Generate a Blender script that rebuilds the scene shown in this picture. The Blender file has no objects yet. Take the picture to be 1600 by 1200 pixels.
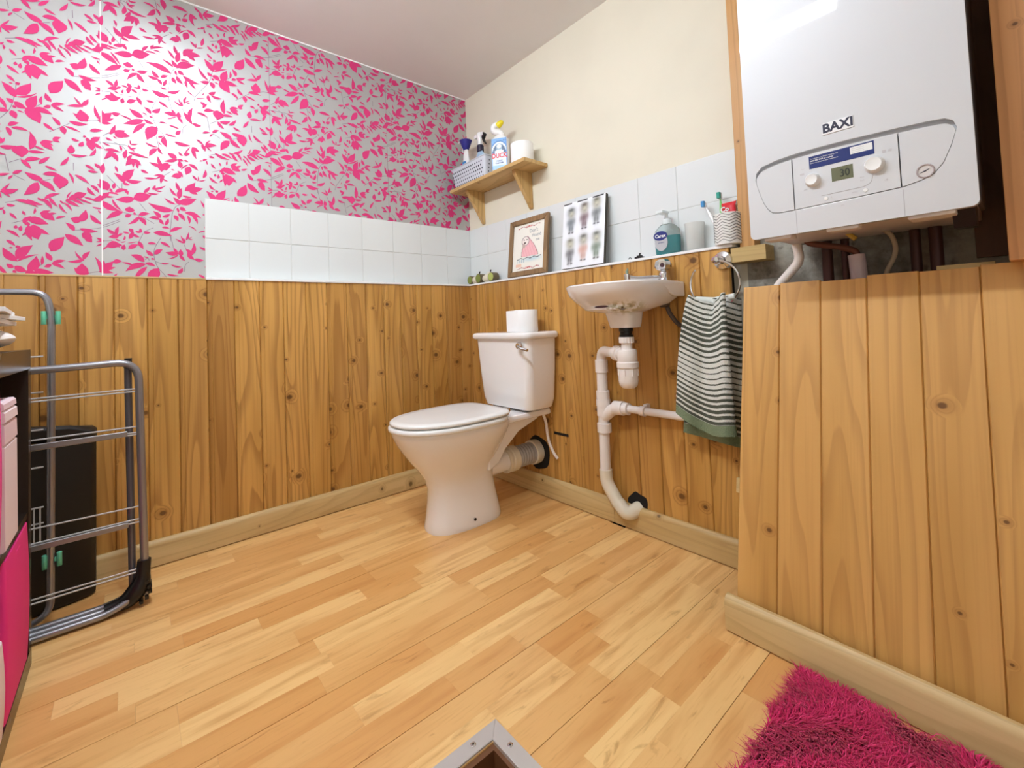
import bpy, bmesh, math, random
import numpy as np
from mathutils import Vector, Matrix
C = bpy.context.scene.collection
random.seed(7)
# ------------------------------------------------------------ camera
cam_d = bpy.data.cameras.new('camera'); cam = bpy.data.objects.new('camera', cam_d); C.objects.link(cam)
cam_d.sensor_width = 36; cam_d.lens = 36*696.6/1600; cam_d.shift_y = -(600-478)/1600; cam_d.clip_start = .02
def cam_matrix(yaw, pitch, roll):
    y, p, r = map(math.radians, (yaw, pitch, roll))
    f = Vector((math.sin(-y)*math.cos(p), math.cos(y)*math.cos(p), math.sin(p)))
    rt = Vector((math.cos(y), math.sin(y), 0)); up = rt.cross(f)
    R = math.cos(r)*rt+math.sin(r)*up; U_ = -math.sin(r)*rt+math.cos(r)*up
    return Matrix(((R.x, U_.x, -f.x), (R.y, U_.y, -f.y), (R.z, U_.z, -f.z))).to_4x4()
cam.matrix_world = Matrix.Translation((-1.5533, -2.1644, .8236)) @ cam_matrix(-40.685, 2, -2.346)
bpy.context.scene.camera = cam
# ------------------------------------------------------------ world, exposure
sc = bpy.context.scene
w = bpy.data.worlds.new('world'); sc.world = w; w.use_nodes = True
w.node_tree.nodes['Background'].inputs[0].default_value = (1, .97, .93, 1)
w.node_tree.nodes['Background'].inputs[1].default_value = .35
sc.view_settings.view_transform = 'Standard'; sc.view_settings.look = 'None'
sc.view_settings.exposure = 0.52; sc.view_settings.gamma = 1; sc.view_settings.use_curve_mapping = False
def area(name, loc, rot, sx, sy, power, col=(1, 1, 1)):
    l = bpy.data.lights.new(name, 'AREA'); l.shape = 'RECTANGLE'; l.size = sx; l.size_y = sy; l.energy = power; l.color = col
    o = bpy.data.objects.new(name, l); C.objects.link(o); o.location = loc; o.rotation_euler = rot; return o
# added fill lamp behind the camera, no real source there
area('fill_light', (-2.3, -3.15, 1.2), (math.radians(85), 0, math.radians(-25)), .9, 1.8, 5, (.92, 1.02, 1.15))

# ------------------------------------------------------------ helpers
def lin(c):
    if isinstance(c, str): c = tuple(int(c[i:i+2], 16)/255 for i in (0, 2, 4))
    return tuple(x/12.92 if x <= .04045 else ((x+.055)/1.055)**2.4 for x in c[:3])+(1,)
def mat(name, col, rough=.5, metal=0, **k):
    m = bpy.data.materials.new(name); m.use_nodes = True; b = m.node_tree.nodes['Principled BSDF']
    b.inputs['Base Color'].default_value = lin(col); b.inputs['Roughness'].default_value = rough; b.inputs['Metallic'].default_value = metal
    for kk, v in k.items(): b.inputs[kk.replace('_', ' ')].default_value = v
    nt = m.node_tree
    # gentle procedural variation of gloss so that no surface is perfectly uniform
    tc = nt.nodes.new('ShaderNodeTexCoord'); n = nt.nodes.new('ShaderNodeTexNoise'); n.inputs['Scale'].default_value = 9
    mr = nt.nodes.new('ShaderNodeMapRange'); mr.inputs['To Min'].default_value = max(0, rough-.05); mr.inputs['To Max'].default_value = min(1, rough+.06)
    nt.links.new(tc.outputs['Object'], n.inputs['Vector']); nt.links.new(n.outputs['Fac'], mr.inputs['Value']); nt.links.new(mr.outputs[0], b.inputs['Roughness'])
    return m
class NT:
    def __init__(s, m): s.t = m.node_tree; s.b = s.t.nodes['Principled BSDF']
    def n(s, typ, **k):
        x = s.t.nodes.new(typ)
        for kk, v in k.items():
            if hasattr(x, kk): setattr(x, kk, v)
            else: x.inputs[kk].default_value = v
        return x
    def l(s, a, b): s.t.links.new(a, b)
    def _in(s, sock, v):
        if isinstance(v, (int, float)): sock.default_value = v
        elif isinstance(v, tuple): sock.default_value = v
        else: s.l(v, sock)
    def m(s, op, a, b=0, c=0, clamp=False):
        x = s.t.nodes.new('ShaderNodeMath'); x.operation = op; x.use_clamp = clamp
        s._in(x.inputs[0], a); s._in(x.inputs[1], b); s._in(x.inputs[2], c); return x.outputs[0]
    def mix(s, f, a, b, mode='MIX'):
        x = s.t.nodes.new('ShaderNodeMix'); x.data_type = 'RGBA'; x.blend_type = mode
        s._in(x.inputs[0], f); s._in(x.inputs[6], a); s._in(x.inputs[7], b); return x.outputs[2]
    def smooth(s, v, a, b):
        x = s.t.nodes.new('ShaderNodeMapRange'); x.interpolation_type = 'SMOOTHSTEP'
        s._in(x.inputs['Value'], v); x.inputs['From Min'].default_value = a; x.inputs['From Max'].default_value = b; return x.outputs[0]
    def bump(s, h, st=.3, d=.002):
        x = s.n('ShaderNodeBump'); x.inputs['Strength'].default_value = st; x.inputs['Distance'].default_value = d
        s.l(h, x.inputs['Height']); s.l(x.outputs[0], s.b.inputs['Normal'])
def wood(name, light, mid, dark, axis='Z', rough=.42, knots=.5, ring=11., contrast=.4, var=.35, coat=.0, kscale=7.5, rand=True):
    """pine / timber: contour lines of a stretched noise make the cathedral grain, sparse voronoi cells make knots"""
    m = mat(name, mid, rough); g = NT(m); b = g.b
    for l_ in list(b.inputs['Roughness'].links): g.t.links.remove(l_)
    b.inputs['Roughness'].default_value = rough; b.inputs['Coat Weight'].default_value = coat; b.inputs['Coat Roughness'].default_value = .25
    tc = g.n('ShaderNodeTexCoord'); oi = g.n('ShaderNodeObjectInfo'); rnd = oi.outputs['Random']
    off = g.n('ShaderNodeCombineXYZ'); g.l(g.m('MULTIPLY', rnd, 37.), off.inputs[0]); g.l(g.m('MULTIPLY', rnd, 91.), off.inputs[1]); g.l(g.m('MULTIPLY', rnd, 53.), off.inputs[2])
    v = g.n('ShaderNodeVectorMath', operation='ADD'); g.l(tc.outputs['Object'], v.inputs[0])
    if rand: g.l(off.outputs[0], v.inputs[1])
    def stretched(sx, sl):
        mp = g.n('ShaderNodeMapping'); s = [sx, sx, sx]; s['XYZ'.index(axis)] = sl
        mp.inputs['Scale'].default_value = s; g.l(v.outputs[0], mp.inputs[0]); return mp.outputs[0]
    # knots
    vo = g.n('ShaderNodeTexVoronoi', voronoi_dimensions='2D'); vo.inputs['Scale'].default_value = 1; vo.inputs['Randomness'].default_value = .9
    sx = g.n('ShaderNodeSeparateXYZ'); g.l(v.outputs[0], sx.inputs[0]); o_ = {'X': (1, 2, 0), 'Y': (0, 2, 1), 'Z': (0, 1, 2)}[axis]
    cb = g.n('ShaderNodeCombineXYZ'); g.l(g.m('MULTIPLY', g.m('ADD', sx.outputs[o_[0]], sx.outputs[o_[1]]), kscale*1.0), cb.inputs[0]); g.l(g.m('MULTIPLY', sx.outputs[o_[2]], kscale*1.15), cb.inputs[1])
    g.l(cb.outputs[0], vo.inputs['Vector'])
    sepc = g.n('ShaderNodeSeparateColor'); g.l(vo.outputs['Color'], sepc.inputs[0])
    on = g.m('LESS_THAN', sepc.outputs[0], knots)
    size = g.m('MULTIPLY_ADD', g.m('POWER', sepc.outputs[1], 1.6), .085, .026)
    dist = vo.outputs['Distance']
    core = g.m('MULTIPLY', on, g.m('SUBTRACT', 1., g.smooth(g.m('DIVIDE', dist, size), .55, 1.15)))
    halo = g.m('MULTIPLY', on, g.m('SUBTRACT', 1., g.smooth(g.m('DIVIDE', dist, size), .8, 3.4)))
    n1 = g.n('ShaderNodeTexNoise'); n1.inputs['Detail'].default_value = 1.5; n1.inputs['Roughness'].default_value = .35; n1.inputs['Scale'].default_value = 1
    g.l(stretched(10, .75), n1.inputs['Vector'])
    rc = g.m('MULTIPLY_ADD', n1.outputs['Fac'], ring, g.m('MULTIPLY', halo, 1.6))
    fr = g.m('FRACT', rc)
    line = g.m('MULTIPLY', g.smooth(fr, .45, .93), g.m('SUBTRACT', 1., g.smooth(fr, .93, 1.0)))
    n2 = g.n('ShaderNodeTexNoise'); n2.inputs['Detail'].default_value = 5; n2.inputs['Scale'].default_value = 1
    g.l(stretched(130, 2.2), n2.inputs['Vector'])
    n3 = g.n('ShaderNodeTexNoise'); n3.inputs['Detail'].default_value = 2; n3.inputs['Scale'].default_value = 1; g.l(stretched(9, 1.2), n3.inputs['Vector'])
    base = g.mix(g.smooth(n3.outputs['Fac'], .3, .7), light, mid)
    base = g.mix(g.m('MULTIPLY', rnd, var), base, dark)
    base = g.mix(g.m('MULTIPLY', line, contrast), base, dark)
    base = g.mix(g.m('MULTIPLY', g.smooth(n2.outputs['Fac'], .45, .75), contrast*.6), base, dark)
    kd = tuple(x*.42 for x in dark[:3])+(1,)
    base = g.mix(g.m('MULTIPLY', halo, .38), base, dark)
    base = g.mix(g.m('MULTIPLY', core, .88), base, kd)
    g.l(base, b.inputs['Base Color'])
    h = g.m('ADD', g.m('MULTIPLY', line, -.5), g.m('MULTIPLY', n2.outputs['Fac'], .5)); g.bump(h, .12, .001)
    return m

class MB:
    def __init__(s): s.v = []; s.f = []; s.mi = []
    def add(s, vs, fs, mi=0):
        n = len(s.v); s.v += [tuple(v) for v in vs]; s.f += [tuple(i+n for i in f) for f in fs]; s.mi += [mi]*len(fs); return s
    def box(s, x0, x1, y0, y1, z0, z1, mi=0):
        return s.add([(x0,y0,z0),(x1,y0,z0),(x1,y1,z0),(x0,y1,z0),(x0,y0,z1),(x1,y0,z1),(x1,y1,z1),(x0,y1,z1)],
                     [(0,3,2,1),(4,5,6,7),(0,1,5,4),(1,2,6,5),(2,3,7,6),(3,0,4,7)], mi)
    def loft(s, rings, cap0=True, cap1=True, mi=0, closed=True):
        n = len(rings[0]); vs = [p for r in rings for p in r]; fs = []
        for i in range(len(rings)-1):
            for j in range(n if closed else n-1):
                k = (j+1) % n; fs.append((i*n+j, i*n+k, (i+1)*n+k, (i+1)*n+j))
        if cap0: fs.append(tuple(range(n))[::-1])
        if cap1: fs.append(tuple((len(rings)-1)*n+j for j in range(n)))
        return s.add(vs, fs, mi)
    def tube(s, pts, r, seg=12, mi=0, cap=True, closed=False):
        P = [Vector(p) for p in pts]; rings = []; up = None
        rr = r if isinstance(r, (list, tuple)) else [r]*len(P)
        for i, p in enumerate(P):
            if closed: t = (P[(i+1) % len(P)]-P[i-1]).normalized()
            else: t = ((P[min(i+1, len(P)-1)]-P[i]).normalized()+(P[i]-P[max(i-1, 0)]).normalized())
            if t.length < 1e-6: t = Vector((0, 0, 1))
            t.normalize()
            if up is None:
                a = Vector((0, 0, 1)) if abs(t.z) < .9 else Vector((1, 0, 0)); up = (a-t*a.dot(t)).normalized()
            else: up = (up-t*up.dot(t)).normalized()
            b = t.cross(up)
            rings.append([tuple(p+rr[i]*(math.cos(q*2*math.pi/seg)*up+math.sin(q*2*math.pi/seg)*b)) for q in range(seg)])
        if closed: rings.append(rings[0]); cap = False
        return s.loft(rings, cap, cap, mi)
    def lathe(s, prof, c=(0,0,0), axis='Z', seg=28, mi=0, cap=True):
        rings = []
        for r, h in prof:
            ring = []
            for q in range(seg):
                a = q*2*math.pi/seg; x, y = max(r, 1e-5)*math.cos(a), max(r, 1e-5)*math.sin(a)
                p = {'Z': (x, y, h), 'X': (h, x, y), 'Y': (y, h, x)}[axis]
                ring.append((p[0]+c[0], p[1]+c[1], p[2]+c[2]))
            rings.append(ring)
        return s.loft(rings, cap, cap, mi)
    def prism(s, poly, a0, a1, axis='Z', mi=0):
        """poly in the two other axes (cyclic order), extruded along axis"""
        def P(u, v, a): return {'Z': (u, v, a), 'X': (a, u, v), 'Y': (v, a, u)}[axis]
        return s.loft([[P(u, v, a0) for u, v in poly], [P(u, v, a1) for u, v in poly]], mi=mi)
    def build(s, name, mats, parent=None, loc=(0,0,0), smooth=True, ang=35, bev=0, seg=2, sub=0, shift=None, rec=True):
        me = bpy.data.meshes.new(name)
        vs = s.v if shift is None else [(x-shift[0], y-shift[1], z-shift[2]) for x, y, z in s.v]
        me.from_pydata(vs, [], s.f)
        mats = mats if isinstance(mats, (list, tuple)) else [mats]
        for m_ in mats: me.materials.append(m_)
        me.polygons.foreach_set('material_index', s.mi)
        if rec:
            bm = bmesh.new(); bm.from_mesh(me); bmesh.ops.recalc_face_normals(bm, faces=bm.faces)
            if smooth:
                for f in bm.faces: f.smooth = True
                for e in bm.edges:
                    if len(e.link_faces) == 2 and e.calc_face_angle(0) > math.radians(ang): e.smooth = False
            bm.to_mesh(me); bm.free()
        me.update()
        o = bpy.data.objects.new(name, me); C.objects.link(o)
        o.location = shift if shift is not None else loc
        if parent: o.parent = parent
        if bev:
            b = o.modifiers.new('bevel', 'BEVEL'); b.width = bev; b.segments = seg; b.limit_method = 'ANGLE'; b.angle_limit = math.radians(40); b.harden_normals = True
        if sub:
            q = o.modifiers.new('subdivision', 'SUBSURF'); q.levels = sub; q.render_levels = sub
        return o
def tag(o, label=None, cat=None, group=None, kind=None):
    if label: o['label'] = label
    if cat: o['category'] = cat
    if group: o['group'] = group
    if kind: o['kind'] = kind
    return o
def thing(name, label, cat, loc=(0,0,0), group=None):
    """Empty at the thing's base; children keep world coordinates through the parent inverse"""
    o = bpy.data.objects.new(name, None); C.objects.link(o); o.location = loc; o.empty_display_size = .05
    return tag(o, label, cat, group)
def adopt(parent):
    """give world-coordinate children of parent a local frame at the thing's base"""
    M = Matrix.Translation(parent.location)
    for ch in parent.children: ch.matrix_parent_inverse = M.inverted()
def rrect(x0, x1, y0, y1, r, n=5):
    pts = []
    for cx, cy, a in ((x1-r, y1-r, 0), (x0+r, y1-r, 90), (x0+r, y0+r, 180), (x1-r, y0+r, 270)):
        for i in range(n+1):
            t = math.radians(a+90*i/n); pts.append((cx+r*math.cos(t), cy+r*math.sin(t)))
    return pts
def arc(c, r, a0, a1, n, plane='XZ'):
    o = []
    for i in range(n+1):
        t = math.radians(a0+(a1-a0)*i/n); u, v = r*math.cos(t), r*math.sin(t)
        o.append({'XZ': (c[0]+u, c[1], c[2]+v), 'YZ': (c[0], c[1]+u, c[2]+v), 'XY': (c[0]+u, c[1]+v, c[2])}[plane])
    return o
def bend(pts, rad, n=6):
    """round the corners of a polyline"""
    P = [Vector(p) for p in pts]; out = [P[0]]
    for i in range(1, len(P)-1):
        a, b, c = P[i-1], P[i], P[i+1]; d1 = (a-b).normalized(); d2 = (c-b).normalized()
        r = min(rad, (a-b).length*.49, (c-b).length*.49); p, q = b+d1*r, b+d2*r
        for k in range(n+1):
            t = k/n; out.append((1-t)**2*p+2*t*(1-t)*b+t*t*q)
    out.append(P[-1]); return [tuple(p) for p in out]
_fc = {}
def text(s, size, name, m, parent, x, y, z, bold=0, wide=1., left=False, depth=.0002, rot=0):
    """flat lettering on a plane whose normal is -X (reads towards the room)"""
    cu = bpy.data.curves.new('t', 'FONT'); cu.body = s; cu.size = size; cu.extrude = depth; cu.offset = bold; cu.resolution_u = 3
    cu.align_x = 'LEFT' if left else 'CENTER'; cu.align_y = 'CENTER'
    t = bpy.data.objects.new('t', cu); C.objects.link(t); dg = bpy.context.evaluated_depsgraph_get(); dg.update()
    me = bpy.data.meshes.new_from_object(t.evaluated_get(dg)); bpy.data.objects.remove(t)
    M = Matrix(((0,0,-1,x),(-wide,0,0,y),(0,1,0,z),(0,0,0,1))) @ Matrix.Rotation(rot, 4, 'Z'); me.transform(M)
    me.materials.clear(); me.materials.append(m)
    for p in me.polygons: p.material_index = 0
    me.name = name; o = bpy.data.objects.new(name, me); C.objects.link(o)
    if parent: o.parent = parent
    return o
def sheet(name, fn, nx, nz, corners, parent, rough=.5):
    """flat printed picture: fn(u,v)->rgb evaluated on a fine grid as printed colours; corners = bl, br, tl (3D)"""
    bl, br, tl = map(Vector, corners); vs = []; cols = []
    for j in range(nz+1):
        for i in range(nx+1):
            u, v = i/nx, j/nz; vs.append(tuple(bl+(br-bl)*u+(tl-bl)*v)); cols.append(lin(fn(u, v)))
    fs = [(j*(nx+1)+i, j*(nx+1)+i+1, (j+1)*(nx+1)+i+1, (j+1)*(nx+1)+i) for j in range(nz) for i in range(nx)]
    me = bpy.data.meshes.new(name); me.from_pydata(vs, [], fs)
    ca = me.color_attributes.new('print', 'FLOAT_COLOR', 'POINT'); ca.data.foreach_set('color', [c for q in cols for c in q])
    m = mat(name+'_ink', 'FFFFFF', rough); g = NT(m); a = g.n('ShaderNodeVertexColor', layer_name='print'); g.l(a.outputs[0], g.b.inputs['Base Color'])
    me.materials.append(m); o = bpy.data.objects.new(name, me); C.objects.link(o)
    if parent: o.parent = parent
    return o
PI = math.pi

# ------------------------------------------------------------ materials
M_BOARD = wood('honey_pine', lin('DDA95C'), lin('C39146'), lin('84501C'), knots=.58, contrast=.46, var=.45, rough=.4, coat=.15)
M_PALE = wood('pale_pine', lin('DEAB63'), lin('CC9A52'), lin('955F26'), knots=.22, contrast=.27, var=.14, rough=.45, coat=.1, ring=10)
M_SKIRT_Y = wood('skirting_timber', lin('D8BB85'), lin('C9A86E'), lin('9A7640'), axis='Y', knots=.3, contrast=.25, var=.1, rough=.5)
M_SKIRT_X = wood('skirting_timber_long', lin('D8BB85'), lin('C9A86E'), lin('9A7640'), axis='X', knots=.3, contrast=.25, var=.1, rough=.5)
M_SHELF = wood('shelf_pine', lin('D8B47A'), lin('C59D60'), lin('97703A'), axis='Y', knots=.25, contrast=.35, var=.1, rough=.5)
M_BRKT = wood('bracket_pine', lin('D8B47A'), lin('C59D60'), lin('97703A'), axis='Z', knots=.1, contrast=.4, var=.1, rough=.5)
M_POST = wood('timber_post', lin('D79E68'), lin('C68C58'), lin('8C5A32'), axis='Z', knots=.35, contrast=.25, var=.1, rough=.6)
M_CLS = wood('sawn_timber', lin('D6BB82'), lin('C9AB70'), lin('9C7C48'), axis='Y', knots=.2, contrast=.2, var=.1, rough=.7)
M_WHITE = mat('white_gloss_plastic', 'F2F1EF', .25)
M_CERAM = mat('white_ceramic', 'F6F2F0', .12, Coat_Weight=.5, Coat_Roughness=.05)
M_SEAT = mat('white_seat_plastic', 'F4F3F0', .22)
M_PVC = mat('white_pvc', 'EDE3DC', .3)
M_PVC2 = mat('cream_pvc', 'E2D8C2', .35)
M_GREYP = mat('grey_pvc', 'A9A6A3', .4)
M_CHROME = mat('chrome', 'D8D8DA', .12, 1)
M_BLACK = mat('black_plastic', '0D0C0C', .4)
M_BIN = mat('black_bin_plastic', '070707', .55)
M_DARK = mat('dark_hollow', '120E0B', .9)
M_STEEL = mat('painted_steel_tube', '9B9A9E', .3, .75)
M_WIRE = mat('plastic_coated_wire', 'C9C7C4', .35, .3)
M_GREEN = mat('mint_green_plastic', '6CC9A4', .35)
M_ALU = mat('brushed_aluminium', 'D9D6D3', .35, .55)
M_BROWN = mat('dark_brown_wood', '6E4526', .5)
M_CAP = mat('navy_plastic', '2B2A86', .35)
M_YEL = mat('yellow_plastic', 'F0DC1E', .35)
M_RED = mat('red_print', 'D6222E', .4)
M_NAVY = mat('navy_print', '1E2C78', .4)
M_INK = mat('dark_ink', '23203A', .5)
M_LGREY = mat('light_grey_print', 'B9B8BC', .5)
M_COPPER = mat('copper_pipe', '6E4336', .5, .5)
M_PAPER = mat('white_paper', 'F4F3F2', .8)
M_TISSUE = mat('white_tissue', 'FAF9F8', .95)
M_PINKBOX = mat('magenta_fabric', 'EE2E88', .75)
M_PINKBOX2 = mat('bright_pink_fabric', 'F0479A', .7)
M_PALEPINK = mat('pale_pink_fabric', 'F0DCE0', .85)
M_UNIT = mat('black_brown_laminate', '2A211B', .25)
M_GROUT = mat('white_grout', 'D8D8D4', .8)
m = M_SEAT
# walls
def plaster(name, col, sc_=6, amt=.06, bump=.15):
    m = mat(name, col, .85); g = NT(m); tc = g.n('ShaderNodeTexCoord'); n = g.n('ShaderNodeTexNoise'); n.inputs['Scale'].default_value = sc_; n.inputs['Detail'].default_value = 6
    g.l(tc.outputs['Object'], n.inputs['Vector']); c = lin(col); d = tuple(x*(1-amt*3) for x in c[:3])+(1,)
    g.l(g.mix(g.m('MULTIPLY', g.smooth(n.outputs['Fac'], .35, .75), .5), c, d), g.b.inputs['Base Color']); g.bump(n.outputs['Fac'], bump, .004); return m
M_CREAM = plaster('cream_emulsion', 'E6DECA', 4, .03, .08)
M_CEIL = plaster('ceiling_emulsion', 'F0EDEC', 3, .02, .2)
def concrete():
    m = mat('bare_render', '9A9488', .9); g = NT(m); tc = g.n('ShaderNodeTexCoord')
    n = g.n('ShaderNodeTexNoise'); n.inputs['Scale'].default_value = 7; n.inputs['Detail'].default_value = 9; n.inputs['Roughness'].default_value = .65; g.l(tc.outputs['Object'], n.inputs['Vector'])
    n2 = g.n('ShaderNodeTexNoise'); n2.inputs['Scale'].default_value = 30; n2.inputs['Detail'].default_value = 4; g.l(tc.outputs['Object'], n2.inputs['Vector'])
    c = g.mix(g.smooth(n.outputs['Fac'], .35, .65), lin('6F675C'), lin('B5B0A3')); c = g.mix(g.m('MULTIPLY', g.smooth(n2.outputs['Fac'], .6, .72), .5), c, lin('4C4338'))
    g.l(c, g.b.inputs['Base Color']); g.bump(n2.outputs['Fac'], .5, .004); return m
M_CONC = concrete()
def silver():
    m = mat('silver_foil_paper', 'BABAB8', .34, .34); g = NT(m)
    for l_ in list(g.b.inputs['Roughness'].links): g.t.links.remove(l_)
    g.b.inputs['Roughness'].default_value = .46
    tc = g.n('ShaderNodeTexCoord'); n = g.n('ShaderNodeTexNoise'); n.inputs['Scale'].default_value = 2.2; n.inputs['Detail'].default_value = 3; g.l(tc.outputs['Object'], n.inputs['Vector'])
    n2 = g.n('ShaderNodeTexNoise'); n2.inputs['Scale'].default_value = 120; g.l(tc.outputs['Object'], n2.inputs['Vector'])
    g.bump(g.m('ADD', n.outputs['Fac'], g.m('MULTIPLY', n2.outputs['Fac'], .02)), .35, .01); return m
M_SILVER = silver()
M_LEAF = mat('pink_leaf_ink', 'D63C78', .6, .0, Specular_IOR_Level=.2)
M_STEM = mat('grey_stem_ink', '8E7A86', .5, .2)
# ceramic tile
M_TILE = mat('white_glazed_tile', 'E2E5E4', .15, Coat_Weight=.3)

# ------------------------------------------------------------ setting: shell
H = 2.172; XL, YB = -2.75, -3.3
tag(MB().box(XL-.1, .1, YB-.1, .1, H, H+.1).build('ceiling', M_CEIL, smooth=False), kind='structure')
wall_left = tag(MB().box(XL, .1, 0, .1, -.05, H+.02).build('wall_left', M_SILVER, smooth=False), kind='structure')
wall_right = tag(MB().box(0, .1, -1.56, .0, -.05, H+.02).box(0, .1, YB, -1.56, -.05, H+.02, 1).build('wall_right', [M_CREAM, M_CONC], smooth=False), kind='structure')
tag(MB().box(XL-.1, .1, YB-.1, YB, -.05, H+.02).build('wall_front', M_CREAM, smooth=False), kind='structure')
tag(MB().box(XL-.1, XL, YB, .1, -.05, H+.02).build('wall_far_left', M_CREAM, smooth=False), kind='structure')
# floor slab with the stair hatch left open
HX0, HX1, HY0, HY1 = -1.62, -1.013, -2.02, -1.430
fm = MB().box(XL-.1, HX0, YB, .1, -.1, -.009).box(HX1, .1, YB, .1, -.1, -.009).box(HX0, HX1, HY1, .1, -.1, -.009).box(HX0, HX1, YB, HY0, -.1, -.009)
floor = tag(fm.build('floor', M_DARK, smooth=False), kind='structure')
def laminate():
    m = mat('maple_laminate', 'E0B478', .3); g = NT(m)
    for l_ in list(g.b.inputs['Roughness'].links): g.t.links.remove(l_)
    g.b.inputs['Roughness'].default_value = .3
    tc = g.n('ShaderNodeTexCoord'); oi = g.n('ShaderNodeObjectInfo'); at = g.n('ShaderNodeAttribute', attribute_type='OBJECT', attribute_name='tone')
    rnd = oi.outputs['Random']; off = g.n('ShaderNodeCombineXYZ'); g.l(g.m('MULTIPLY', rnd, 57.), off.inputs[0]); g.l(g.m('MULTIPLY', rnd, 31.), off.inputs[1])
    v = g.n('ShaderNodeVectorMath', operation='ADD'); g.l(tc.outputs['Object'], v.inputs[0]); g.l(off.outputs[0], v.inputs[1])
    def noise(sx, sy, det, dist=0):
        mp = g.n('ShaderNodeMapping'); mp.inputs['Scale'].default_value = (sx, sy, 1); g.l(v.outputs[0], mp.inputs[0])
        n = g.n('ShaderNodeTexNoise'); n.inputs['Scale'].default_value = 1; n.inputs['Detail'].default_value = det; n.inputs['Distortion'].default_value = dist; g.l(mp.outputs[0], n.inputs['Vector']); return n.outputs['Fac']
    a = noise(3, 26, 3, .4); b_ = noise(12, 190, 4); f = noise(9, 40, 5, .8)
    t = at.outputs['Fac']
    base = g.mix(t, lin('DA9C58'), lin('F8CF8C'))
    base = g.mix(g.m('MULTIPLY', g.smooth(a, .42, .75), .65), base, lin('CC8C4C'))
    base = g.mix(g.m('MULTIPLY', g.smooth(b_, .52, .75), .3), base, lin('C68A49'))
    base = g.mix(g.m('MULTIPLY', g.smooth(f, .60, .75), .5), base, lin('A9682C'))
    g.l(base, g.b.inputs['Base Color']); return m
M_LAM = laminate()
traced = {4: [(-1.194,-.906,.85),(-.906,-.584,1.),(-.579,-.116,.3)], 9: [(-.864,-.56,.85)], 7: [(-.737,-.484,.9)], 10: [(-1.006,-.817,.2)], 6: [(-.74,-.363,.3),(-.363,-.09,.35)],
 5: [(-.979,-.545,.25),(-.545,-.354,.75)], 2: [(-.766,-.576,.12)], 1: [(-.977,-.765,.85),(-.765,-.64,.3),(-.64,-.419,.8)], 0: [(-.995,-.73,.45),(-.73,-.251,.9)],
 -1: [(-.642,-.247,.75)], -2: [(-.914,-.681,1.),(-.681,-.427,.35)], 14: [(-.977,-.713,.8)], 17: [(-.994,-.736,.9)], 3: [(-.80,-.42,.55)], -3: [(-.78,-.2,.8)]}
PIT = .0697; cache = {}
def plank_mesh(L, W):
    k = (round(L, 3), round(W, 4))
    if k not in cache:
        b = MB().box(0, L, 0, W, -.009, 0); o = b.build('plank', M_LAM, smooth=False); cache[k] = o.data; bpy.data.objects.remove(o)
    return cache[k]
def lay(x0, x1, y0, W, tone):
    x0, x1 = round(x0, 2), round(x1, 2)
    if x1-x0 < .02: return
    o = bpy.data.objects.new('plank', plank_mesh(x1-x0-.0002, W)); C.objects.link(o); o.location = (x0, y0, 0); o.parent = floor; o['tone'] = float(tone)
rf = random.Random(3)
for k in range(-12, 21):
    y0 = -1.5+PIT*k; gap = .0014 if k % 3 == 2 else .0001
    W = PIT-gap
    if y0+W > -.066: W = max(.01, -.066-y0)
    segs = []; x = XL+rf.uniform(0, .3); tr = sorted(traced.get(k, [])); bps = []
    cur = XL
    lims = [t for t in tr]+[(0, 0, 0)]
    for t in lims:
        while cur < t[0]-.001:
            L = rf.uniform(.28, .52); nx = cur+L
            if nx > t[0]-.16: nx = t[0]
            segs.append((cur, nx, rf.choice([.18, .3, .42, .5, .58, .7, .88, .4]))); cur = nx
        if t[1] > t[0]: segs.append(t); cur = t[1]
    for a, b_, tn in segs:
        b_ = min(b_, -.066)
        if y0+PIT*.5 < HY1 and y0+PIT*.5 > HY0:
            if a < HX0: lay(a, min(b_, HX0), y0, W, tn)
            if b_ > HX1: lay(max(a, HX1), b_, y0, W, tn)
        else: lay(a, b_, y0, W, tn)
yy = -1.5-PIT*12
while yy > YB+.01:
    h_ = min(.2091, yy-YB)
    for a, b_ in ((XL, -1.4), (-1.4, -.066)): lay(a, b_, yy-h_, h_-.0016, rf.uniform(.4, .8))
    yy -= .2091
# hatch shaft and trims
sh = MB().box(HX0, HX0+.012, HY0, HY1, -.75, -.003).box(HX1-.012, HX1, HY0, HY1, -.75, -.003).box(HX0+.012, HX1-.012, HY1-.012, HY1, -.75, -.003).box(HX0+.012, HX1-.012, HY0, HY0+.012, -.75, -.003).box(HX0-.02, HX1+.02, HY0-.02, HY1+.02, -.78, -.75)
tag(sh.build('trim_1', M_BROWN, smooth=False), kind='structure')
hatch = thing('floor_hatch_trim', 'silver metal edging with screws around the square opening in the floor', 'metal trim', (-1.3, -1.7, .0))
def trim_leg(p):  # mitred flat L profile
    return p
ox, oy, t_ = HX1+.028, HY1+.033, .031
for nm, poly in (('edging_strip', [(ox, oy), (ox-t_, oy-t_), (HX0, oy-t_), (HX0, oy)]), ('edging_strip', [(ox, oy), (ox, HY0), (ox-t_, HY0), (ox-t_, oy-t_)])):
    q = [(a, b_) for a, b_ in poly]
    # keep a hairline mitre
    MB().prism(q, .0003, .0042, 'Z').build(nm, M_ALU, hatch, bev=.0008)
MB().box(HX0, ox-t_+.002, oy-t_-.0015, oy-t_, -.035, .004).build('edging_lip', M_ALU, hatch, bev=.0005)
MB().box(ox-t_-.0015, ox-t_, HY0, oy-t_+.002, -.035, .004).build('edging_lip', M_ALU, hatch, bev=.0005)
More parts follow.
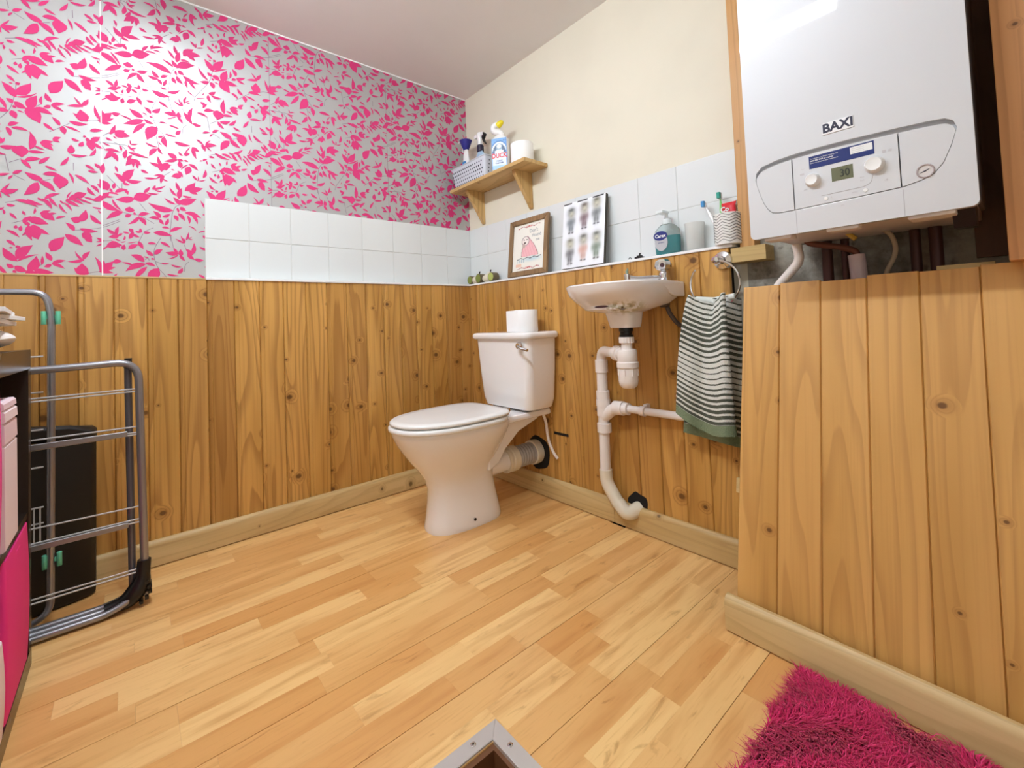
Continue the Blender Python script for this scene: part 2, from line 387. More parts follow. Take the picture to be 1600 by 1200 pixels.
for x, y in ((-1.052, oy-.015), (ox-.015, -1.462), (-1.35, oy-.015), (ox-.015, -1.8)):
    s_ = MB().lathe([(.0001, .0040), (.0052, .0042), (.0056, .0046), (.004, .0052), (.0001, .0054)], (x, y, 0)).build('screw', M_CHROME, hatch)
    MB().lathe([(.0001, .0053), (.0021, .0055), (.0001, .0056)], (x, y, 0), seg=6).build('screw_socket', M_BLACK, s_)
adopt(hatch)

# wallpaper print (flat print on the foil): one joined part of the wall
exec_rng = random.Random(5)
LEAVES="62 529 37 556 15;64 -13 87 29 22;70 535 108 539 13;59 525 77 520 9;16 494 -3 525 23;14 496 -10 507 15;15 494 16 518 8;528 226 547 204 9;32 500 36 520 9;18 480 -13 459 14;16 482 46 479 6;28 487 23 499 7;38 488 68 502 11;64 500 72 485 9;87 470 42 460 20;91 471 135 490 29;119 499 135 521 9;144 515 152 532 7;144 515 180 533 7;129 499 160 500 6;152 512 172 512 5;0 446 44 420 18;29 457 52 422 7;54 416 15 388 15;76 419 76 437 23;64 401 80 408 11;87 413 94 415 9;104 412 131 420 12;102 403 75 374 10;104 401 122 376 13;200 441 136 457 19;211 468 181 485 8;215 502 197 528 8;224 493 232 531 14;226 523 216 553 10;227 474 276 495 23;227 469 209 492 13;238 504 265 503 7;165 409 147 430 12;163 402 134 405 11;174 412 194 425 10;165 401 175 384 10;181 382 190 407 9;228 456 245 446 13;219 453 223 436 7;210 422 220 403 12;223 431 241 407 12;246 438 292 424 14;264 434 283 400 10;252 425 257 396 8;34 334 14 348 10;39 331 44 359 9;45 328 20 320 13;45 328 55 336 7;58 342 74 339 6;75 320 85 348 11;83 345 75 356 11;59 313 62 328 5;50 303 64 308 3;37 314 49 309 5;86 336 102 327 8;93 347 109 346 6;107 345 106 360 8;117 345 134 347 9;149 349 197 342 16;197 359 230 376 11;172 371 192 370 7;14 287 51 293 20;27 305 46 285 10;2 272 18 286 4;58 276 60 294 11;73 283 97 298 13;101 309 113 285 11;71 302 95 309 3;526 117 554 90 12;532 148 557 147 5;546 139 552 128 4;558 29 541 38 7;558 29 540 24 5;556 20 540 9 5;111 33 130 25 9;122 5 154 9 7;178 24 150 20 7;178 22 154 7 6;178 22 169 -7 9;176 11 190 4 5;189 75 184 48 21;179 71 201 70 7;231 67 227 91 14;260 73 249 44 19;202 53 211 51 4;233 60 256 83 4;260 85 286 67 11;227 39 204 26 16;227 41 220 21 12;223 50 237 30 9;247 527 276 560 19;259 535 299 543 18;259 535 282 518 14;270 41 286 23 7;288 24 288 40 4;291 23 312 31 4;306 40 313 71 10;327 44 352 25 8;326 11 343 -5 8;331 537 339 537 4;346 538 355 543 9;345 496 318 533 18;349 505 379 546 23;350 495 392 518 6;339 472 326 483 11;324 452 296 490 9;328 443 302 436 12;344 475 368 461 16;340 463 346 455 7;337 444 346 422 15;350 449 364 445 4;376 465 392 508 22;372 461 400 423 30;388 466 428 459 16;405 486 406 513 7;427 502 415 526 12;426 486 411 478 10;430 491 459 502 10;431 488 457 476 9;506 505 486 534 6;506 508 470 499 9;506 511 521 536 11;506 455 502 491 27;502 455 484 476 11;507 457 516 471 16;475 444 516 445 12;449 425 432 447 10;411 421 433 403 9;455 421 461 397 14;465 424 498 414 7;550 473 538 516 9;-2 199 27 228 19;3 197 4 230 10;0 198 32 209 11;-7 193 26 190 11;30 228 51 234 13;428 -14 455 30 27;464 41 502 10 19;504 49 527 40 23;515 39 527 23 16;500 66 540 62 12;483 60 464 83 12;496 92 477 101 20;497 94 513 132 18;374 63 380 19 13;385 65 394 24 31;395 57 420 40 11;371 43 360 30 5;374 88 416 76 21;402 109 424 121 8;405 108 433 91 20;421 106 438 114 7;440 97 460 105 7;363 73 378 95 10;372 65 372 76 11;356 45 357 61 8;345 52 346 62 8;333 101 347 84 7;361 111 367 99 6;387 107 389 126 5;320 97 317 112 5;305 110 319 118 6;326 129 343 128 8;373 151 405 139 9;396 161 410 152 6;423 166 441 139 8;485 180 512 194 19;477 171 505 156 9;511 180 537 172 6;460 153 477 129 6;465 168 470 161 6;330 394 351 407 11;339 388 372 386 9;326 386 334 360 10;306 382 312 393 3;256 385 279 368 4;287 362 314 370 4;129 306 151 306 8;167 313 193 297 9;238 316 214 329 6;238 319 229 343 5;240 317 238 334 6;246 330 253 357 7;250 335 264 342 3;255 332 266 333 3;115 238 81 258 17;116 226 67 201 17;83 220 55 229 6;121 213 89 171 13;155 208 130 160 29;141 260 123 278 11;148 267 169 285 13;122 230 147 221 10;137 248 146 245 6;128 252 116 255 4;219 274 184 274 14;219 267 191 251 4;217 276 206 293 8;229 265 227 288 13;225 266 239 246 9;264 272 245 291 12;264 274 271 315 12;250 275 270 253 12;168 232 189 233 5;199 227 228 221 6;219 196 232 215 11;186 190 217 186 6;163 172 176 179 7;179 175 187 141 15;163 154 174 142 3;126 141 158 132 7;156 124 136 95 13;162 130 173 109 8;216 164 259 161 12;248 133 262 155 4;217 102 193 115 16;219 95 182 82 10;223 95 240 95 9;244 119 260 129 12;237 115 226 127 7;243 97 255 94 6;173 60 161 93 10;173 60 138 67 11;171 69 171 41 21;527 424 556 433 11;26 152 38 185 10;19 153 35 159 5;37 160 64 172 14;38 157 58 145 12;45 164 77 155 18;13 134 29 128 7;33 145 42 137 4;6 113 23 107 5;529 389 550 405 14;529 389 531 356 21;536 381 557 367 9;526 334 540 360 8;11 89 49 89 10;25 88 9 56 12;25 83 44 55 14;50 112 55 94 6;64 70 69 100 11;72 64 84 84 9;79 93 128 84 9;81 125 79 140 4;81 125 101 131 5;74 119 92 101 6;81 110 97 115 5;95 69 68 45 16;95 69 109 52 13;91 66 88 41 8;99 65 101 38 8;38 33 44 13 6;301 350 319 339 10;308 329 321 348 7;380 328 380 379 15;313 318 344 326 12;358 329 358 296 32;290 303 321 294 8;390 337 410 330 6;376 316 409 320 9;404 353 430 362 11;404 353 431 334 15;411 355 431 349 9;433 368 450 381 10;433 367 448 365 8;274 254 299 251 11;368 285 401 296 12;359 283 379 260 10;400 281 423 306 10;415 274 439 264 7;452 285 470 315 9;474 332 477 359 16;479 326 515 331 8;479 384 496 380 8;511 396 510 404 7;516 395 528 380 10;498 362 507 378 11;306 224 330 232 7;340 235 359 248 9;330 215 339 228 5;405 225 369 242 16;395 210 368 170 21;402 219 435 192 15;411 246 450 247 13;447 245 449 205 31;472 259 482 228 6;489 256 520 233 9;514 297 536 284 8;521 277 544 277 8;538 306 557 292 9;2 2 5 35 12;518 215 537 192 9;534 173 563 195 14;6 468 31 469 6;314 170 349 182 14;315 176 331 198 5;302 173 313 151 11;285 191 308 174 7;318 168 333 155 5;270 155 291 144 12;271 154 281 115 11;348 147 393 132 10;413 162 445 183 9;408 159 428 131 10;466 171 476 194 4;472 167 500 190 13;464 162 494 147 10;496 173 527 161 6;449 159 458 151 5;447 146 464 119 6;294 105 304 108 4"
STEMS="14 545 51 500;56 524 55 502;105 456 124 428;1 359 47 386;54 416 70 412 104 411 147 383;197 320 194 349 203 434 213 459 231 470;180 26 200 44;3 304 27 308;116 349 145 367;114 342 102 311;485 60 556 75 606 107;347 540 343 493 333 446 282 368 278 349;424 395 455 421 475 439;512 455 527 464 550 468;336 68 367 83;344 441 331 440;372 463 395 477 407 489;167 331 144 284 147 242 157 212 176 189 184 173;156 177 164 133;196 345 205 294;238 311 246 290;119 242 128 252 131 240;5 140 19 153;549 389 625 394 636 382;34 123 61 110 70 95;238 202 241 231 253 242;149 238 167 231;551 387 566 362;321 297 330 241;331 270 358 288;341 230 366 216;405 221 426 230;322 135 356 148;482 299 483 271;463 163 497 172"

X0w, Z0w = -1.625, 1.42
lv, lf = [], []
prof = [(-.10, .03), (.08, .78), (.28, 1.16), (.5, 1.20), (.72, .92), (.92, .46), (1.12, .02)]
leaves = [tuple(int(a)/1000 for a in l.split()) for l in LEAVES.split(';')]
wp = MB(); wi = 0
for i in range(-3, 4):
    for j in range(-3, 4):
        dx, dz = i*.555, -i*.275+j*.55
        for li, (a, b_, c, d, ww) in enumerate(leaves):
            x1, z1, x2, z2 = a+X0w+dx, b_+Z0w+dz, c+X0w+dx, d+Z0w+dz
            if max(x1, x2) > .02 or min(x1, x2) < XL+.02 or min(z1, z2) < 1.0 or min(z1, z2) > H: continue
            if min(x1, x2) > -1.30 and max(z1, z2) < 1.34: continue
            ex, ez = x2-x1, z2-z1; L = math.hypot(ex, ez) or 1e-4; nx, nz = -ez/L, ex/L
            cv = math.sin(wi*12.9)*.09*L; wi += 1
            top = [(x1+ex*t+nx*(h_*ww/2+cv*4*t*(1-t)), z1+ez*t+nz*(h_*ww/2+cv*4*t*(1-t))) for t, h_ in prof]
            bot = [(x1+ex*t+nx*(-h_*ww/2+cv*4*t*(1-t)), z1+ez*t+nz*(-h_*ww/2+cv*4*t*(1-t))) for t, h_ in prof[1:-1]]
            poly = top+bot[::-1]; yq = -.0004-.0000035*li
            pts = [(min(p[0], 0), yq, min(p[1], H)) for p in poly]
            wp.add(pts, [tuple(range(len(pts)))])
for i in range(-3, 4):
    for j in range(-3, 4):
        dx, dz = i*.555, -i*.275+j*.55
        for l in STEMS.split(';'):
            a = [int(q)/1000 for q in l.split()]; P = [(a[q]+X0w+dx, a[q+1]+Z0w+dz) for q in range(0, len(a), 2)]
            if max(p[0] for p in P) > 0 or min(p[0] for p in P) < XL or min(p[1] for p in P) < 1.04 or max(p[1] for p in P) > H: continue
            if max(p[0] for p in P) > -1.31 and min(p[1] for p in P) < 1.36: continue
            P = [(p[0], p[2]) for p in bend([(x, 0, z) for x, z in P], .03, 4)]; hw = .0010; vs = []
            for q, p in enumerate(P):
                e = Vector((P[min(q+1, len(P)-1)][0]-P[max(q-1, 0)][0], P[min(q+1, len(P)-1)][1]-P[max(q-1, 0)][1])).normalized()
                vs += [(p[0]-e.y*hw, -.0003, p[1]+e.x*hw), (p[0]+e.y*hw, -.0003, p[1]-e.x*hw)]
            wp.add(vs, [(2*q, 2*q+1, 2*q+3, 2*q+2) for q in range(len(P)-1)], 1)
tag(wp.build('leaf_print', [M_LEAF, M_STEM], wall_left, smooth=False, rec=False), 'bright pink leaves and thin stems printed on silver paper', kind='stuff')
for x, w_, z0 in ((-1.625, .0035, 1.04), (-1.07, .0012, 1.37), (-.515, .0008, 1.37), (-2.18, .002, 1.04)):
    MB().box(x-w_/2, x+w_/2, -.0011, 0, z0, H).build('wallpaper_seam', M_PAPER if w_ > .002 else M_STEM, wall_left, smooth=False)

# panelling boards: one shared board mesh, V joints and a bead
PW = .0911; TOPZ = 1.036; BD = .065
def board_mesh(w_, h_, th=.012, m=M_BOARD, bead=True, name='plank', cw=.003, cd=.0045):
    a = w_/2-.0002
    pr = [(-a, th-cd), (-a+cw, th)]
    if bead: pr += [(-a+.013, th), (-a+.0145, th-.0016), (-a+.016, th)]
    pr += [(a-cw, th), (a, th-cd), (a, 0), (-a, 0)]
    b = MB().prism([(x, -y) for x, y in pr], 0, h_, 'Z'); o = b.build(name, m, smooth=False); me = o.data; bpy.data.objects.remove(o); return me
BM = board_mesh(PW, TOPZ)
def put_board(me, loc, rz, parent):
    o = bpy.data.objects.new('plank', me); C.objects.link(o); o.location = loc; o.rotation_euler = (0, 0, rz); o.parent = parent; return o
k = 0
xx = -1.321+PW*13+PW/2
while xx > XL+.05:
    if xx+PW/2 < -.04: put_board(BM, (xx, -(BD-.012), 0), 0, wall_left)
    xx -= PW
MB().box(XL, -.0, -(BD-.0125), 0, 0, TOPZ).build('backing', M_DARK, wall_left, smooth=False)
yy = [-.085, -.150]+[-.243-.0932*i for i in range(15)]
ys = [-.0655, -.140, -.215, -.31, -.406, -.501, -.596, -.686, -.777, -.869, -.964, -1.057, -1.150, -1.245, -1.339, -1.430, -1.53]
for a, b_ in zip(ys[:-1], ys[1:]):
    me = board_mesh(a-b_, TOPZ, bead=(a-b_) < .08); o = put_board(me, (-(BD-.012), (a+b_)/2, 0), -PI/2, wall_right)
MB().box(-(BD-.0125), 0, -1.515, 0, 0, TOPZ).build('backing', M_DARK, wall_right, smooth=False)
# ledge on top of the boards
MB().box(-1.325, 0, -BD-.006, 0, TOPZ, 1.046).build('ledge', M_WHITE, wall_left, bev=.002)
MB().box(-BD-.006, 0, -1.545, -BD-.006, TOPZ, 1.046).build('ledge', M_WHITE, wall_right, bev=.002)
MB().box(XL, -1.325, -BD-.002, 0, TOPZ, 1.042).build('ledge', M_SKIRT_X, wall_left, bev=.001)
# tiles
TP, TZ = .165, 1.046
rt = random.Random(9)
def tile(parent, axis, a0, a1, z0, z1):
    j = rt.uniform(-.0005, .0005); g_ = .0013
    b = MB().box(-(a1-a0)/2+g_, (a1-a0)/2-g_, -.0065+j, -.001, g_, z1-z0-g_)
    o = b.build('tile', M_TILE, parent, bev=.0015, smooth=True)
    if axis == 'x': o.location = ((a0+a1)/2, 0, z0)
    else: o.location = (0, (a0+a1)/2, z0); o.rotation_euler = (0, 0, -PI/2)
for i in range(8):
    for r in range(2): tile(wall_left, 'x', -TP*(i+1)-.0065 if i < 7 else -1.318, -TP*i-(.0065 if i == 0 else .0065), TZ+r*TP, TZ+(r+1)*TP)
yr = [-.0, -.176]+[-.176-TP*i for i in range(1, 8)]+[-.176-TP*8]
for i in range(9):
    for r in range(2): tile(wall_right, 'y', max(yr[i+1], -1.56) if i < 8 else -1.556, yr[i], TZ+r*TP, TZ+(r+1)*TP)
MB().box(-1.318, 0, -.0045, 0, TZ, TZ+2*TP-.0008).build('grout', M_GROUT, wall_left, smooth=False)
MB().box(-.0045, 0, -1.556, 0, TZ, TZ+2*TP-.0008).build('grout', M_GROUT, wall_right, smooth=False)
# white sealant line between ceiling and wallpaper
MB().box(XL, 0, -.004, 0, H-.006, H).build('ceiling_bead', M_PAPER, wall_left, smooth=False)

# skirtings
def skirt(name, L, axis, h=.088, t=.021, m=None):
    pr = [(0, 0), (t, 0), (t, h-.016), (t-.005, h-.005), (t-.012, h), (0, h)]
    b = MB()
    if axis == 'x': b.prism([(-p, q) for p, q in pr], 0, L, 'X')
    else: b.prism([(q, -p) for p, q in pr], 0, L, 'Y')
    return b.build(name, m or (M_SKIRT_X if axis == 'x' else M_SKIRT_Y), bev=.001)
o = skirt('baseboard_left', 2.66, 'x'); o.location = (XL, -BD, 0.0035); tag(o, kind='structure')
o = skirt('baseboard_right', .95, 'y'); o.location = (-BD, -1.033, 0.0035); tag(o, kind='structure')
o = skirt('baseboard_right', .525, 'y'); o.location = (-BD, -1.560, 0.0035); tag(o, kind='structure')

# holes / pipes' dark openings in the right-hand boards
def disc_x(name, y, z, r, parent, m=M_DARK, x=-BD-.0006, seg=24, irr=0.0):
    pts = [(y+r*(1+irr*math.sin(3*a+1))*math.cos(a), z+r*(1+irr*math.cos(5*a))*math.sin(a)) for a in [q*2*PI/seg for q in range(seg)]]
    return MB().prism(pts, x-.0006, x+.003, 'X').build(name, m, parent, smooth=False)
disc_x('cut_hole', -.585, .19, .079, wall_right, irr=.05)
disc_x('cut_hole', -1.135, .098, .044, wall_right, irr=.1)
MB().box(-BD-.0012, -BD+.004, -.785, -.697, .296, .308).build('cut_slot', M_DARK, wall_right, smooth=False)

# ------------------------------------------------------------ toilet
YC = -.562
t = thing('toilet', 'white close-coupled toilet with its lid down standing in the corner', 'toilet', (-.45, YC, 0))
def D_ring(xf, xb, hw, z, n=40, pf=2.2, pb=3.2, yc=YC, mid=.58):
    """egg/D outline: front half ellipse-like, back half squarer"""
    xm = xf+(xb-xf)*mid; out = []
    for i in range(n):
        a = 2*PI*i/n; c, s_ = math.cos(a), math.sin(a)
        p = pf if c < 0 else pb; ex = 2/p
        X = abs(c)**ex*(1 if c > 0 else -1); Y = abs(s_)**ex*(1 if s_ > 0 else -1)
        out.append((xm+(X*(xb-xm) if X > 0 else X*(xm-xf)), yc+Y*hw, z))
    return out
secs = [(-.662,-.330,.098,0.0,2.6,3.),(-.664,-.328,.100,.012,2.6,3.),(-.658,-.335,.092,.05,2.5,3.),(-.652,-.345,.084,.11,2.4,2.8),(-.650,-.352,.080,.165,2.4,2.6),(-.662,-.352,.085,.205,2.3,2.5),
        (-.690,-.345,.104,.245,2.2,2.4),(-.722,-.330,.128,.285,2.2,2.4),(-.750,-.312,.150,.325,2.2,2.5),(-.772,-.298,.167,.360,2.2,2.6),(-.786,-.290,.176,.390,2.2,2.8),(-.790,-.288,.178,.405,2.2,2.8),(-.786,-.292,.175,.412,2.2,2.8)]
b = MB().loft([D_ring(a, c, h_, z, pf=p, pb=q) for a, c, h_, z, p, q in secs])
bowl = b.build('bowl', M_CERAM, t, ang=60)
# rear shelf carrying the cistern, with sloping side webs
b = MB()
b.prism([(YC-.135, .392), (YC+.135, .392), (YC+.14, .402), (YC+.135, .419), (YC-.135, .419), (YC-.14, .402)], -.40, -.085, 'X')
b.build('rear_shelf', M_CERAM, t, bev=.006, seg=3)
b = MB(); web = [(.392, -.10), (.392, -.42), (.20, -.42), (.225, -.365), (.275, -.325), (.335, -.245), (.372, -.13)]
b.prism(web, YC-.095, YC-.06, 'Y'); b.prism(web, YC+.06, YC+.095, 'Y'); b.build('bracket_web', M_CERAM, t, bev=.008, seg=3)
b = MB().prism([(.392, -.16), (.392, -.40), (.18, -.40), (.20, -.36), (.30, -.30), (.36, -.22)], YC-.062, YC+.062, 'Y'); b.build('trapway', M_CERAM, t, bev=.01, seg=2)
# spigot and pan connector
ax = lambda x0, pr, m_, nm, z=.195: MB().lathe([(r, x) for x, r in pr], (0, YC-.01, z), 'X').build(nm, m_, t)
ax(0, [(-.37, .046), (-.25, .046)], M_CERAM, 'outlet_spigot')
ax(0, [(-.272, .03), (-.270, .055), (-.262, .057), (-.258, .053), (-.248, .053), (-.244, .057), (-.212, .057), (-.208, .051)], M_PVC2, 'pan_connector')
ax(0, [(-.212, .046), (-.208, .050), (-.200, .047), (-.192, .050), (-.184, .047), (-.176, .050), (-.168, .047), (-.160, .050), (-.152, .047), (-.144, .050), (-.136, .047), (-.128, .050), (-.118, .047), (-.104, .050)], M_GREYP, 'flexible_sleeve')
ax(0, [(-.106, .05), (-.104, .056), (-.086, .057), (-.064, .055)], M_PVC2, 'wall_collar')
# side screw cap
MB().lathe([(.0001, 0), (.006, .0), (.0055, .002), (.0001, .003)], (-.50, YC-.0975, .032), 'Y', 12).build('screw_cap', M_BLACK, t)
# seat + lid
def slab(name, xf, xb, hw, z0, z1, m_, e=.004):
    R = [D_ring(xf+e*1.6, xb-e, hw-e*1.6, z0, pf=2.15, pb=4.5, mid=.55), D_ring(xf, xb, hw, z0+e, pf=2.15, pb=4.5, mid=.55), D_ring(xf, xb, hw, z1-e*1.3, pf=2.15, pb=4.5, mid=.55), D_ring(xf+e*1.4, xb-e, hw-e*1.4, z1-e*.2, pf=2.15, pb=4.5, mid=.55), D_ring(xf+.04, xb-.03, hw-.04, z1, pf=2.15, pb=4.5, mid=.55)]
    return MB().loft(R).build(name, m_, t, ang=70)
slab('seat', -.800, -.330, .186, .412, .433, M_SEAT)
lid_ = slab('seat_lid', -.794, -.318, .183, .4365, .452, M_SEAT)
for s_ in (-1, 1):
    MB().lathe([(.0001, -.02), (.009, -.019), (.009, .019), (.0001, .02)], (-.310, YC+s_*.088, .440), 'Y', 14).box(-.318, -.302, YC+s_*.088-.008, YC+s_*.088+.008, .417, .438).build('hinge', M_CHROME, t)
# cistern
def rr(x0, x1, y0, y1, r, z): return [(x, y, z) for x, y in rrect(x0, x1, y0, y1, r, 5)]
b = MB().loft([rr(-.225, -.085, YC-.145, YC+.145, .03, .424), rr(-.240, -.078, YC-.162, YC+.162, .035, .432), rr(-.248, -.072, YC-.172, YC+.172, .035, .47), rr(-.256, -.070, YC-.183, YC+.183, .035, .60), rr(-.263, -.070, YC-.190, YC+.190, .032, .748)])
b.build('cistern', M_CERAM, t, ang=50)
b = MB().loft([rr(-.272, -.068, YC-.199, YC+.199, .03, .744), rr(-.279, -.067, YC-.207, YC+.207, .034, .750), rr(-.279, -.067, YC-.207, YC+.207, .034, .764), rr(-.274, -.069, YC-.202, YC+.202, .032, .772), rr(-.258, -.075, YC-.188, YC+.188, .028, .7745)])
b.build('cistern_lid', M_CERAM, t, ang=60)
lev = MB().lathe([(.0001, -.268), (.016, -.268), (.017, -.276), (.012, -.284), (.0001, -.286)], (0, -.712, .717), 'X').build('flush_lever', M_CHROME, t)
MB().tube([(-.284, -.712, .716), (-.292, -.722, .714), (-.293, -.75, .706), (-.292, -.783, .701)], [.005, .0055, .0055, .0065], 10).build('lever_arm', M_CHROME, lev)
MB().lathe([(.0001, .400), (.012, .400), (.013, .404), (.011, .424)], (-.12, YC-.115, 0)).build('inlet_nut', M_PVC, t)
MB().tube(bend([(-.12, YC-.115, .405), (-.10, YC-.118, .36), (-.088, -.672, .31), (-.085, -.678, .26), (-.084, -.705, .215), (-.075, -.720, .19)], .04), .0065, 10).build('supply_hose', M_PVC, t)
adopt(t)

# toilet roll on the cistern
def toilet_roll(label, x, y, z, r=.054, h=.1, flap=False):
    t = thing('toilet_roll', label, 'toilet roll', (x, y, z), 'toilet rolls')
    MB().lathe([(.02, 0), (r-.002, 0), (r, .003), (r, h-.003), (r-.002, h), (.021, h), (.020, h-.002), (.02, 0)], (x, y, z), cap=False, seg=36).build('paper', M_TISSUE, t)
    MB().lathe([(.0195, .001), (.0195, h-.001), (.0185, h-.001), (.0185, .001)], (x, y, z), cap=False).build('cardboard_core', M_SHELF, t)
    if flap:
        MB().prism([(x-r*.80, y-r*.62), (x-r*1.15, y+r*.35), (x-r*.9, y+r*1.55), (x-r*.2, y+r*1.75), (x+r*.1, y+r*.9), (x-r*.5, y+r*.5)], z+.001, z+h-.002, 'Z').build('loose_sheet', M_TISSUE, t, bev=.002)
    adopt(t); return t
toilet_roll('white toilet roll with a loose end standing on the cistern lid', -.165, -.645, .7745, flap=True)

# ------------------------------------------------------------ basin
def sink_mat():
    m = mat('stained_ceramic', 'EFE6E0', .14, Coat_Weight=.5, Coat_Roughness=.05); g = NT(m); tc = g.n('ShaderNodeTexCoord')
    def blob(c, r, lo, hi):
        mp = g.n('ShaderNodeMapping'); mp.inputs['Location'].default_value = tuple(-c[i]/r[i] for i in range(3)); mp.inputs['Scale'].default_value = tuple(1/a for a in r)
        g.l(tc.outputs['Object'], mp.inputs[0]); ln = g.n('ShaderNodeVectorMath', operation='LENGTH'); g.l(mp.outputs[0], ln.inputs[0])
        return g.m('SUBTRACT', 1., g.smooth(ln.outputs['Value'], lo, hi))
    n = g.n('ShaderNodeTexNoise'); n.inputs['Scale'].default_value = 55; n.inputs['Detail'].default_value = 5; g.l(tc.outputs['Object'], n.inputs['Vector'])
    f = g.m('MULTIPLY', blob((-.290, -1.275, .856), (.085, .10, .034), .35, 1.), g.smooth(n.outputs['Fac'], .40, .55))
    f2 = g.m('MULTIPLY', blob((-.30, -1.270, .856), (.05, .05, .018), .3, 1.), g.smooth(n.outputs['Fac'], .54, .60))
    f3 = blob((-.318, -1.205, .8615), (.030, .034, .0048), .85, .95)
    c = g.mix(g.m('MULTIPLY', f, .75), lin('F1ECE9'), lin('A89A5A')); c = g.mix(f2, c, lin('5A3A12')); c = g.mix(f3, c, lin('4A3028'))
    g.l(c, g.b.inputs['Base Color']); return m
M_SINK = sink_mat()
t = thing('wash_basin', 'small white wall-hung wash basin with a stained underside beside the towel', 'wash basin', (-.066, -1.197, .80))
SY0, SY1, SXB = -1.375, -1.020, -.066
def S_ring(f, z, xb=SXB, front=-.385, y0=SY0, y1=SY1, n=44, p=2.6):
    yc, hw = (y0+y1)/2, (y1-y0)/2*f; xf = front; xm = xb+(xf-xb)*.42; out = []
    for i in range(n):
        a = 2*PI*i/n; c, s_ = math.cos(a), math.sin(a); pp = p if c < 0 else 9
        X = abs(c)**(2/pp)*(1 if c > 0 else -1); Y = abs(s_)**(2/pp)*(1 if s_ > 0 else -1)
        out.append((xm+(X*(xb-xm) if X > 0 else X*(xm-xf)), yc+Y*hw, z))
    return out
Rg = []
def mid_ring(cx, cy, rx, ry, z, n=44, p=2.4):
    out = []
    for i in range(n):
        a = 2*PI*i/n; c, s_ = math.cos(a), math.sin(a)
        out.append((cx+abs(c)**(2/p)*math.copysign(1, c)*rx, cy+abs(s_)**(2/p)*math.copysign(1, s_)*ry, z))
    return out
Rg += [mid_ring(-.225, -1.228, .042, .045, .786, p=4), mid_ring(-.225, -1.228, .045, .049, .800, p=4), mid_ring(-.225, -1.225, .052, .056, .838, p=4)]
Rg += [mid_ring(-.222, -1.215, .080, .088, .843), mid_ring(-.220, -1.205, .108, .120, .852, p=2.5), S_ring(.80, .866, xb=-.095, front=-.325), S_ring(.90, .884, xb=-.072, front=-.348), S_ring(.965, .905, front=-.374), S_ring(.99, .925, front=-.382), S_ring(1, .936, front=-.386), S_ring(.985, .941, front=-.381)]
Rg += [S_ring(.90, .941, xb=-.125, front=-.362), S_ring(.86, .934, xb=-.132, front=-.352), S_ring(.78, .90, xb=-.145, front=-.335, p=2.3), mid_ring(-.235, -1.198, .070, .090, .872), mid_ring(-.235, -1.198, .018, .018, .866, p=2)]
MB().loft(Rg).build('bowl', M_SINK, t, ang=50)
MB().prism([(.940, -.0665), (.940, -.215), (.926, -.215), (.897, -.160), (.888, -.130), (.887, -.0665)], SY0+.002, SY1-.002, 'Y').build('back_slab', M_SINK, t, bev=.006, seg=3)
tap = MB().lathe([(.021, .940), (.022, .944), (.017, .950), (.0145, .962), (.0165, .972), (.013, .978), (.010, .984)], (-.108, -1.318, 0)).tube(bend([(-.108, -1.318, .957), (-.135, -1.295, .959), (-.185, -1.255, .957), (-.207, -1.237, .963)], .02), [.0095]*1+[.0095]*0 if False else .009, 12)
tp = tap.build('tap_body', M_CHROME, t, ang=50)
MB().lathe([(.0001, .968), (.011, .967), (.012, .975), (.0115, .955), (.008, .952), (.0001, .952)], (-.209, -1.235, 0)).build('spout_end', M_CHROME, tp)
kn = MB(); kn.lathe([(.012, .983), (.020, .987), (.0235, .998), (.0225, 1.010), (.014, 1.017), (.0001, 1.018)], (-.108, -1.318, 0), seg=8)
kn.v = [(-.108+(x+.108)*1.22, -1.318+(y+1.318)*1.22, .983+(z-.983)*1.15) for x, y, z in kn.v]
kn.build('tap_handle', M_CHROME, t, smooth=False)
for q in range(4):
    a = q*PI/2+.4; MB().lathe([(.0001, 0), (.008, 0), (.0075, .002), (.0001, .0022)], (0, 0, 0), 'X', 12).build('dark_inset', mat('mauve_inset', '4A2F38', .2), t).matrix_local = Matrix.Translation((-.108+.0262*math.cos(a), -1.318+.0262*math.sin(a), 1.000)) @ Matrix.Rotation(a, 4, 'Z')
MB().tube([(-.205, -1.232, .968), (-.200, -1.228, .985), (-.205, -1.236, .995)], [.002, .006, .002], 8).build('plug_chain', mat('dull_verdigris', '8FA08C', .6, .3), t)
MB().lathe([(.0001, .752), (.024, .752), (.0245, .760), (.021, .762), (.0215, .772), (.025, .774), (.024, .787)], (-.225, -1.230, 0)).build('waste_nut', M_BLACK, t)
MB().tube(bend([(-.10, -1.318, .895), (-.098, -1.320, .84), (-.085, -1.345, .795), (-.07, -1.36, .78)], .04), .008, 10).lathe([(.0001, 0), (.0135, 0), (.0135, .01)], (-.07, -1.365, .778), 'X', 14).lathe([(.012, .852), (.020, .858), (.022, .885)], (-.105, -1.312, 0)).build('tap_tail', mat('dull_metal', '5C4F47', .45, .6), t)
adopt(t)

